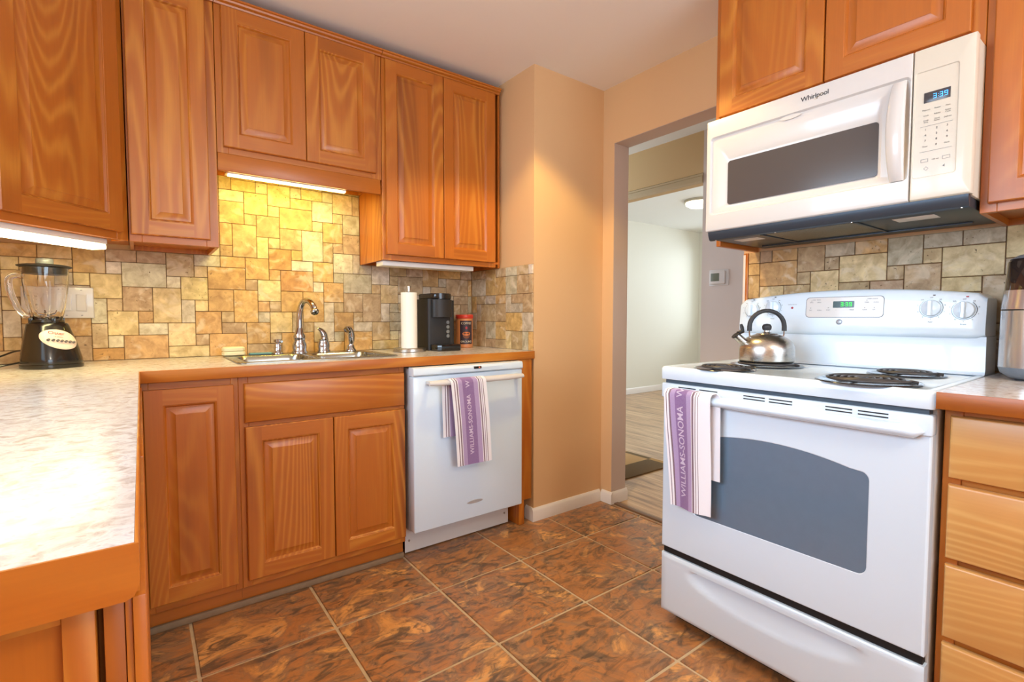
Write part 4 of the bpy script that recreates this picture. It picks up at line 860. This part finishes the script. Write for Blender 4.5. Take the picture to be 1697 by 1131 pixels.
for x, z, s_, c_ in ((.058, 1.122, 'Rear', DKT), (.141, 1.130, 'Front', DKT), (.624, 1.121, 'Rear', DKT), (.702, 1.114, 'Front', REDP)):
    bm = BM(); loft(bm, [[cs(x+r*cos(2*pi*k/36), z+r*sin(2*pi*k/36), d) for k in range(36)] for r, d in ((.0255, -.001), (.0255, .004), (.0235, .010), (.022, .011))]); kn = mesh('knob', bm, ENAM, con)
    bm = BM(); loft(bm, [[cs(x+a, z+b, d) for a, b in ((-w_, -.0225), (w_, -.0225), (w_, .0225), (-w_, .0225))] for w_, d in ((.0062, .010), (.0048, .022), (.0032, .0235))]); mesh('knob_grip', bm, ENAM, kn)
    bm = BM()
    for k in range(40):
        a, b = radians(130+k*7), radians(130+(k+1)*7)
        w0 = .0005+.0011*(k/40)
        bm.faces.new([bm.verts.new(cs(x+r*cos(q_), z+r*sin(q_), .0007)) for r, q_ in ((.0285, a), (.0285, b), (.0285+w0, b), (.0285+w0, a))])
    mesh('dial_ring', bm, DKT, kn)
    for k, s2 in enumerate(('LO', '2', '3', '4', '5', '6', '7', '8', 'HI')):
        a = radians(130+k*35); cstext(s2, x+.0345*cos(a), z+.0345*sin(a), .0055, DKT, kn)
    cstext('OFF', x, z+.0325, .0048, DKT, kn); cstext(s_, x, z-.043, .0062, DKT, kn)
    bm = BM(); csbox(bm, x+.003, x+.009, z+.0385, z+.0415, -.001, .0006); mesh('dial_mark', bm, c_, kn)
# burners
for wx, wy, r, nm in ((1.565, -1.725, .094, 4), (1.800, -1.748, .117, 5), (1.568, -2.131, .117, 5), (1.850, -2.141, .094, 4)):
    x, y = -(wy+1.541), wx-1.484
    bm = BM(); lathe(bm, [(r, .9178), (r+.003, .9205), (r, .9235), (r-.008, .9230), (r-.014, .9205), (.03, .9182), (0, .9181)], (x, y, 0), 40); pn = mesh('drip_pan', bm, PANM, t, sharp=50)
    bm = BM(); turns = nm; pts = []; k = 0; rr0, rr1 = .016, r-.020; tot = int(turns*28)
    for k in range(tot+1):
        a = k/28*2*pi; q_ = rr0+(rr1-rr0)*k/tot; pts.append((x+q_*cos(a), y+q_*sin(a), .9285))
    tube(bm, pts, .0037, 6); tube(bm, [(x+rr1, y, .9285), (x+rr1+.015, y+.002, .9265)], .0045, 6)
    for a in (.5, 2.6, 4.7): tube(bm, [(x, y, .9225), (x+(r-.012)*cos(a), y+(r-.012)*sin(a), .9225)], .0022, 5)
    mesh('coil', bm, COILM, pn, sharp=60)
# towel on the oven handle
t2 = thing('dish_towel', 'purple striped dish towel hanging on the oven door handle', 'towel', (1.4485, -1.584, .822), -90, 'striped dish towels on the appliance handles')
P, T = drape((0, -.002, .0185), (1, 0, 0), (0, -1, 0), .385, .27, .0135, .172, .045, .007, 2.1, taper=.42, backshift=.02)
cloth('cloth', t2, STR2, P, T, th=.0024)
lettering(t2, P, 'WILLIAMS-SONOMA', .034, .36, .172, .190, .98); lettering(t2, P, 'W', .032, .36, .172, .388, 1)

# ------------------------------------------------------------------ microwave
t = thing('microwave', 'white over-the-range microwave mounted above the range', 'microwave', (1.7384, -1.536, 0), -90)
MW0, MZ0, MZ1, MS = .757, 1.4156, 1.8246, .6265
bm = BM(); box(bm, .004, MW0-.004, .032, .432, 1.4158, 1.8236, .002); mesh('body', bm, IVORY, t)
def nested(bm, x0, x1, z0, z1, steps, capl=True):
    lo = []
    for l_, r_, b_, t__, rad, y in steps:
        lo.append([(x, y, z) for x, z in rrect(x0+l_, x1-r_, z0+b_, z1-t__, rad, 4)])
    loft(bm, lo, True, capl)
# door with stepped frame
bm = BM(); D = .0
nested(bm, 0, MS-.001, MZ0, MZ1, [(0, 0, 0, 0, .002, .030), (0, 0, 0, 0, .002, .006), (.002, .001, .003, .002, .003, .001), (.004, .002, .006, .004, .004, 0), (.016, .004, .060, .062, .012, 0), (.021, .007, .065, .067, .012, .007), (.036, .070, .072, .088, .014, .007), (.076, .148-.068, .088, .153-.003, .010, .0145), (.078, .150-.068, .090, .155-.003, .008, .0155)])
md = mesh('door', bm, PLAS, t, sharp=30)
wm = N('microwave_screen'); wm.b.inputs['Base Color'].default_value = lin((84,78,76)); wm.b.inputs['Roughness'].default_value = .15
bm = BM(); prism(bm, rrect(.080, .546, 1.5070, 1.6645, .010), 'y', .0125, .0158); mesh('window_glass', bm, MWG, md)
bm = BM(); n = 20; lo = []
for k in range(n+1):
    u = k/n; z = 1.478+u*(1.754-1.478); y = .002-.030*sin(pi*u)**.7; hw = .0215-.005*abs(2*u-1)**2
    lo.append([(.596-hw+.0, y+.006, z), (.596-hw, y+.001, z), (.596-hw+.004, y-.003, z), (.596+hw-.004, y-.005, z), (.596+hw, y-.001, z), (.596+hw, y+.006, z)])
loft(bm, lo); mesh('door_handle', bm, PLAS, md, sharp=50)
text('lettering', 'Whirlpool', .0205, DKT, md, lambda a, b: (.3745+a, -.0006, 1.7935+b), .95, .0003)
bm = BM(); pts = [(.3745+.0, 1.785)]; 
bm = BM(); lo = [[(.386+.012*u, -.0007, 1.7885+.006*sin(u*2)+w_) for u in [k/8*2-1 for k in range(9)]] for w_ in (0, .0010)]; loft(bm, lo, False, False, closed=False); mesh('logo_swirl', bm, mat('gold_print', (190,160,90), .4), md)
bm = BM(); loft(bm, [[(.300+.034*q_*cos(a), y, 1.7525+.007*q_*sin(a)) for a in [2*pi*k/24 for k in range(24)]] for q_, y in ((1, .003), (.9, .0052), (.5, .0064))]); mesh('finger_notch', bm, PLAS, md)
# control panel
bm = BM(); nested(bm, MS+.001, MW0, MZ0, MZ1, [(0, 0, 0, 0, .002, .030), (0, 0, 0, 0, .002, .006), (.001, .002, .003, .002, .003, .001), (.002, .004, .006, .004, .004, 0), (.004, .032, .060, .062, .006, 0), (.005, .034, .062, .064, .006, .0025)])
cp = mesh('control_panel', bm, IVORY, t, sharp=30)
yq = .0022
bm = BM(); box(bm, .652, .708, yq-.0008, yq+.0004, 1.676, 1.7035, .0004); ds = mesh('clock_window', bm, mat('grey_display_glass', (72,68,70), .2), cp)
bm = BM(); segdraw(bm, '3:39', .672, 1.6835, .0070, .0125, lambda b, x0, x1, z0, z1: box(b, x0, x1, yq-.0013, yq-.0008, z0, z1)); mesh('clock_digits', bm, BLUEL, ds)
def mt(s_, x, z, size=.0056): text('lettering', s_, size, DKT, cp, lambda a, b: (x+a, yq-.0007, z+b))
for (x, z, s_) in ((.658, 1.657, 'Popcorn'), (.682, 1.657, 'Potato'), (.704, 1.657, 'Pizza'), (.658, 1.642, 'Cook'), (.682, 1.642, 'Reheat'), (.704, 1.645, 'Steam'), (.704, 1.640, 'Cook'), (.658, 1.629, 'Cook'), (.658, 1.624, 'Time'), (.682, 1.629, 'Cook'), (.682, 1.624, 'Power'), (.704, 1.627, 'Defrost'), (.658, 1.559, 'Timer'), (.704, 1.559, 'Clock'), (.681, 1.521, '+30 sec')): mt(s_, x, z, .0050)
for i, s_ in enumerate('1234567890'):
    r_, c_ = divmod(i, 3); mt(s_, (.658, .682, .704)[c_] if i < 9 else .682, 1.604-.0148*r_, .0078)
for x in (.658, .704):
    bm = BM(); loft(bm, [[(x+p, yq-.0008, 1.521+r) for p, r in ((-w_, -h_), (w_, -h_), (w_, h_), (-w_, h_))] for w_, h_ in ((.008, .0042), (.0073, .0035))], False, False); mesh('key_outline', bm, GREYT, cp)
for z in (1.613, 1.545): bm = BM(); box(bm, .646, .715, yq-.0006, yq-.0002, z, z+.0005); mesh('divider_line', bm, GREYT, cp)
bm = BM(); loft(bm, [[(.662+r*cos(k*pi/2), yq-.0008, 1.499+r*sin(k*pi/2)) for k in range(4)] for r in (.0055, .0046)], False, False); mesh('start_mark', bm, GREYT, cp)
bm = BM(); loft(bm, [[(.700+x_, yq-.0008, 1.499+z_) for x_, z_ in ((-.003, 0), (.002, .004), (.001, 0), (.002, -.003))]], False, True); mesh('light_mark', bm, GREYT, cp)
# underside
bm = BM(); prism(bm, [(.010, 1.4155), (.012, 1.402), (.020, 1.386), (.030, 1.383), (.030, 1.4155)], 'x', .006, MW0-.006); box(bm, .01, MW0-.01, .0302, .43, 1.388, 1.4155, .002); un = mesh('underside_pan', bm, DSTEEL, t)
def und(x0, x1, y0, y1, m_, nm, z=1.3868):
    bm = BM(); box(bm, x0, x1, y0, y1, z, 1.389, .0008); return mesh(nm, bm, m_, un)
MESHM = mat('filter_mesh', (150,142,124), .5, metal=.6, noise=.5, nscale=420, bump=.6)
und(.20, .47, .06, .30, MESHM, 'grease_filter'); und(.06, .15, .10, .16, mat('lamp_lens', (222,214,206), .4), 'lamp_lens'); und(.56, .66, .10, .17, bpy.data.materials['lamp_lens'], 'lamp_lens')
und(.185, .195, .05, .32, DSTEEL, 'rail', 1.384); und(.475, .485, .05, .32, DSTEEL, 'rail', 1.384); und(.05, .70, .335, .35, DSTEEL, 'rail', 1.383)
for x in (.03, .25, .48, .735): bm = BM(); lathe(bm, [(0, -.002), (.003, -.002), (.003, 0), (0, 0)], (x, .026, 1.3845), 10); mesh('screw', bm, STEEL, un)

# ------------------------------------------------------------------ kettle
t = thing('tea_kettle', 'brushed stainless whistling kettle on the left rear burner', 'kettle', (1.800, -1.748, .9328)); t.scale = (.94, .94, .84)
bm = BM(); lathe(bm, [(0, 0), (.088, 0), (.0945, .004), (.096, .010), (.096, .052), (.094, .066), (.087, .084), (.075, .098), (.060, .109), (.042, .117), (.036, .1185), (0, .1195)], n=56); mesh('body', bm, STEEL, t, sharp=50)
bm = BM(); lathe(bm, [(0, .118), (.038, .1185), (.036, .121), (.020, .124), (.010, .128), (.009, .136), (0, .137)], n=32); ld = mesh('lid', bm, STEEL, t)
bm = BM(); lathe(bm, [(.009, .134), (.014, .136), (.0165, .144), (.0165, .152), (.012, .160), (0, .163)], n=24); mesh('lid_knob', bm, RUBBER, ld, sharp=50)
hx = Vector((-.80, .60, 0)); tube_r = .0075
bm = BM(); pts = [hx*(.066*cos(radians(a)))+Vector((0, 0, .150+.068*sin(radians(a)))) for a in range(0, 181, 12)]; pts = [hx*.066+Vector((0, 0, .132))]+pts+[-hx*.066+Vector((0, 0, .132))]
tube(bm, pts, .0085, 14); mesh('handle', bm, RUBBER, t, sharp=60)
bm = BM()
for s_ in (1, -1): tube(bm, [hx*s_*.066+Vector((0, 0, .132)), hx*s_*.066+Vector((0, 0, .118)), hx*s_*.062+Vector((0, 0, .100))], .0028, 8)
mesh('handle_bracket', bm, CHROME, t)
bm = BM(); tube(bm, [hx*.070+Vector((0, 0, .070)), hx*.092+Vector((0, 0, .088)), hx*.116+Vector((0, 0, .112))], [.017, .0165, .0155], 18); sp = mesh('spout', bm, STEEL, t, sharp=50)
bm = BM(); d_ = (hx*.024+Vector((0, 0, .024))).normalized(); P0 = hx*.116+Vector((0, 0, .112)); tube(bm, [P0, P0+d_*.005], .0172, 18)
nz = Vector((hx.x*-.7, hx.y*-.7, .7)).normalized()
tube(bm, [P0+d_*.003+nz*.010, P0+nz*.030-d_*.004, P0+nz*.040+d_*.010, P0+nz*.047+d_*.022], [.007, .008, .006, .004], 10, flat=1.6); tube(bm, [P0+nz*.030, hx*.090+Vector((0, 0, .128))+nz*.0], [.006, .005], 8)
mesh('whistle_cap', bm, BLACKM, sp, sharp=50)

# ------------------------------------------------------------------ air fryer on the right worktop (cropped by the frame)
t = thing('air_fryer', 'silver air fryer oven with dark top, at the right edge beside the range', 'air fryer', (1.865, -2.328, .9205), -90)
def bodyring(x0, x1, y0, y1, r, z): return [(x, y, z) for x, y in rrect(x0, x1, y0, y1, r, 8)]
SILV = mat('silver_plastic', (188,186,186), .18, metal=.7, coat=.4); BGREY = mat('blue_grey_plastic', (112,124,138), .35)
AX0, AX1, AY0, AY1 = 0, .33, 0, .29
bm = BM(); loft(bm, [bodyring(AX0+.02, AX1-.02, AY0+.02, AY1-.02, .06, .006), bodyring(AX0+.004, AX1-.004, AY0+.004, AY1-.004, .07, .020), bodyring(AX0, AX1, AY0, AY1, .07, .036)]); ab = mesh('base', bm, BGREY, t, sharp=50)
bm = BM()
for x, y in ((.05, .05), (.28, .05), (.05, .24), (.28, .24)): lathe(bm, [(0, 0), (.012, 0), (.012, .008), (0, .008)], (x, y, 0), 14)
mesh('foot', bm, RUBBER, ab)
bm = BM(); loft(bm, [bodyring(AX0, AX1, AY0, AY1, .07, .0362), bodyring(AX0+.001, AX1-.001, AY0+.001, AY1-.001, .07, .190)]); mesh('body', bm, SILV, t, sharp=50)
bm = BM(); loft(bm, [bodyring(AX0+.003, AX1-.003, AY0+.003, AY1-.003, .07, .190), bodyring(AX0+.003, AX1-.003, AY0+.003, AY1-.003, .07, .193)]); mesh('seam', bm, DARK, t)
bm = BM(); loft(bm, [bodyring(AX0+.001, AX1-.001, AY0+.001, AY1-.001, .07, .1932), bodyring(AX0+.005, AX1-.005, AY0+.005, AY1-.005, .068, .245)]); mesh('upper_band', bm, SILV, t, sharp=50)
bm = BM(); loft(bm, [bodyring(AX0+.006, AX1-.006, AY0+.006, AY1-.006, .068, .2452), bodyring(AX0+.010, AX1-.010, AY0+.010, AY1-.010, .066, .322), bodyring(AX0+.016, AX1-.016, AY0+.016, AY1-.016, .062, .329)]); mesh('top_glass', bm, mat('smoky_brown_glass', (46,36,32), .08, coat=.6), t, sharp=50)
bm = BM(); loft(bm, [bodyring(AX0+.014, AX1-.014, AY0+.014, AY1-.014, .062, .3292), bodyring(AX0+.03, AX1-.03, AY0+.03, AY1-.03, .05, .340), bodyring(AX0+.06, AX1-.06, AY0+.06, AY1-.06, .04, .344)]); mesh('lid_top', bm, BGREY, t, sharp=50)
bm = BM(); prism(bm, rrect(.072, .27, .046, .182, .018), 'y', -.004, .010); wf = mesh('window_frame', bm, mat('pale_frame_plastic', (200,192,186), .3), t)
bm = BM(); prism(bm, rrect(.080, .262, .054, .174, .013), 'y', -.0055, -.0038); mesh('window_glass', bm, mat('hazy_window_glass', (150,136,124), .12, coat=.5, noise=.3, nscale=25), wf)

# ------------------------------------------------------------------ hall things
t = thing('thermostat', 'small white wall thermostat with a grey screen in the hall', 'thermostat', (XH, -.607, 1.373), -90)
bm = BM(); box(bm, -.012, .135, -.006, -.0005, -.056, .056, .01); mesh('wall_plate', bm, PLAS, t)
bm = BM(); box(bm, .0, .118, -.028, -.006, -.047, .047, .008, seg=3); tb = mesh('body', bm, PLAS, t)
bm = BM(); box(bm, .014, .078, -.0292, -.027, -.026, .030, .002); mesh('screen', bm, mat('grey_green_screen', (112,118,104), .25), tb)
bm = BM(); q = N('patchwork_rug'); v = q.coord(); sx = q.n('ShaderNodeSeparateXYZ'); q.l(v, sx.inputs[0])
fx = q.math('FLOOR', q.math('MULTIPLY', sx.outputs[0], 5.5)); fy_ = q.math('FLOOR', q.math('MULTIPLY', sx.outputs[1], 4.2)); cb = q.n('ShaderNodeCombineXYZ'); q.l(fx, cb.inputs[0]); q.l(fy_, cb.inputs[1]); wn = q.n('ShaderNodeTexWhiteNoise', noise_dimensions='2D'); q.l(cb.outputs[0], wn.inputs[0])
c = q.ramp(wn.outputs[0], [(0, lin((178,140,84))), (.4, lin((150,104,62))), (.6, lin((108,86,52))), (.8, lin((190,150,96)))], 'CONSTANT'); q.l(c, q.b.inputs['Base Color']); q.b.inputs['Roughness'].default_value = .95; q.bump(q.noise(v, 300, 2), .4)
box(bm, 2.56, 3.14, -.44, .75, -.0018, .008, .003); tag(mesh('hall_rug', bm, q.m), 'brown and tan patchwork rug on the hall floor beyond the doorway', 'rug')
t = thing('ceiling_light', 'lit flush ceiling light in the far room beyond the doorway', 'ceiling light', (5.20, .72, 2.44))
bm = BM(); lathe(bm, [(0, 0), (.17, 0), (.17, -.03), (.16, -.032), (0, -.032)], n=36); mesh('base', bm, mat('brushed_nickel', (190,180,160), .3, metal=.8), t)
bm = BM(); lathe(bm, [(.155, -.032), (.15, -.055), (.11, -.078), (.05, -.088), (0, -.09)], n=36); mesh('glass_shade', bm, LAMPG, t)
t = thing('recessed_ceiling_light', 'round recessed ceiling light at the top edge, near the doorway corner', 'ceiling light', (1.365, -1.15, ZC))
bm = BM(); lathe(bm, [(.062, -.001), (.082, -.001), (.084, -.004), (.064, -.007), (.060, -.004)], n=40); mesh('trim_ring', bm, TRIM, t)
bm = BM(); lathe(bm, [(0, -.0012), (.060, -.0012), (.060, -.0032), (0, -.0045)], n=40); mesh('lens', bm, CANL, t)
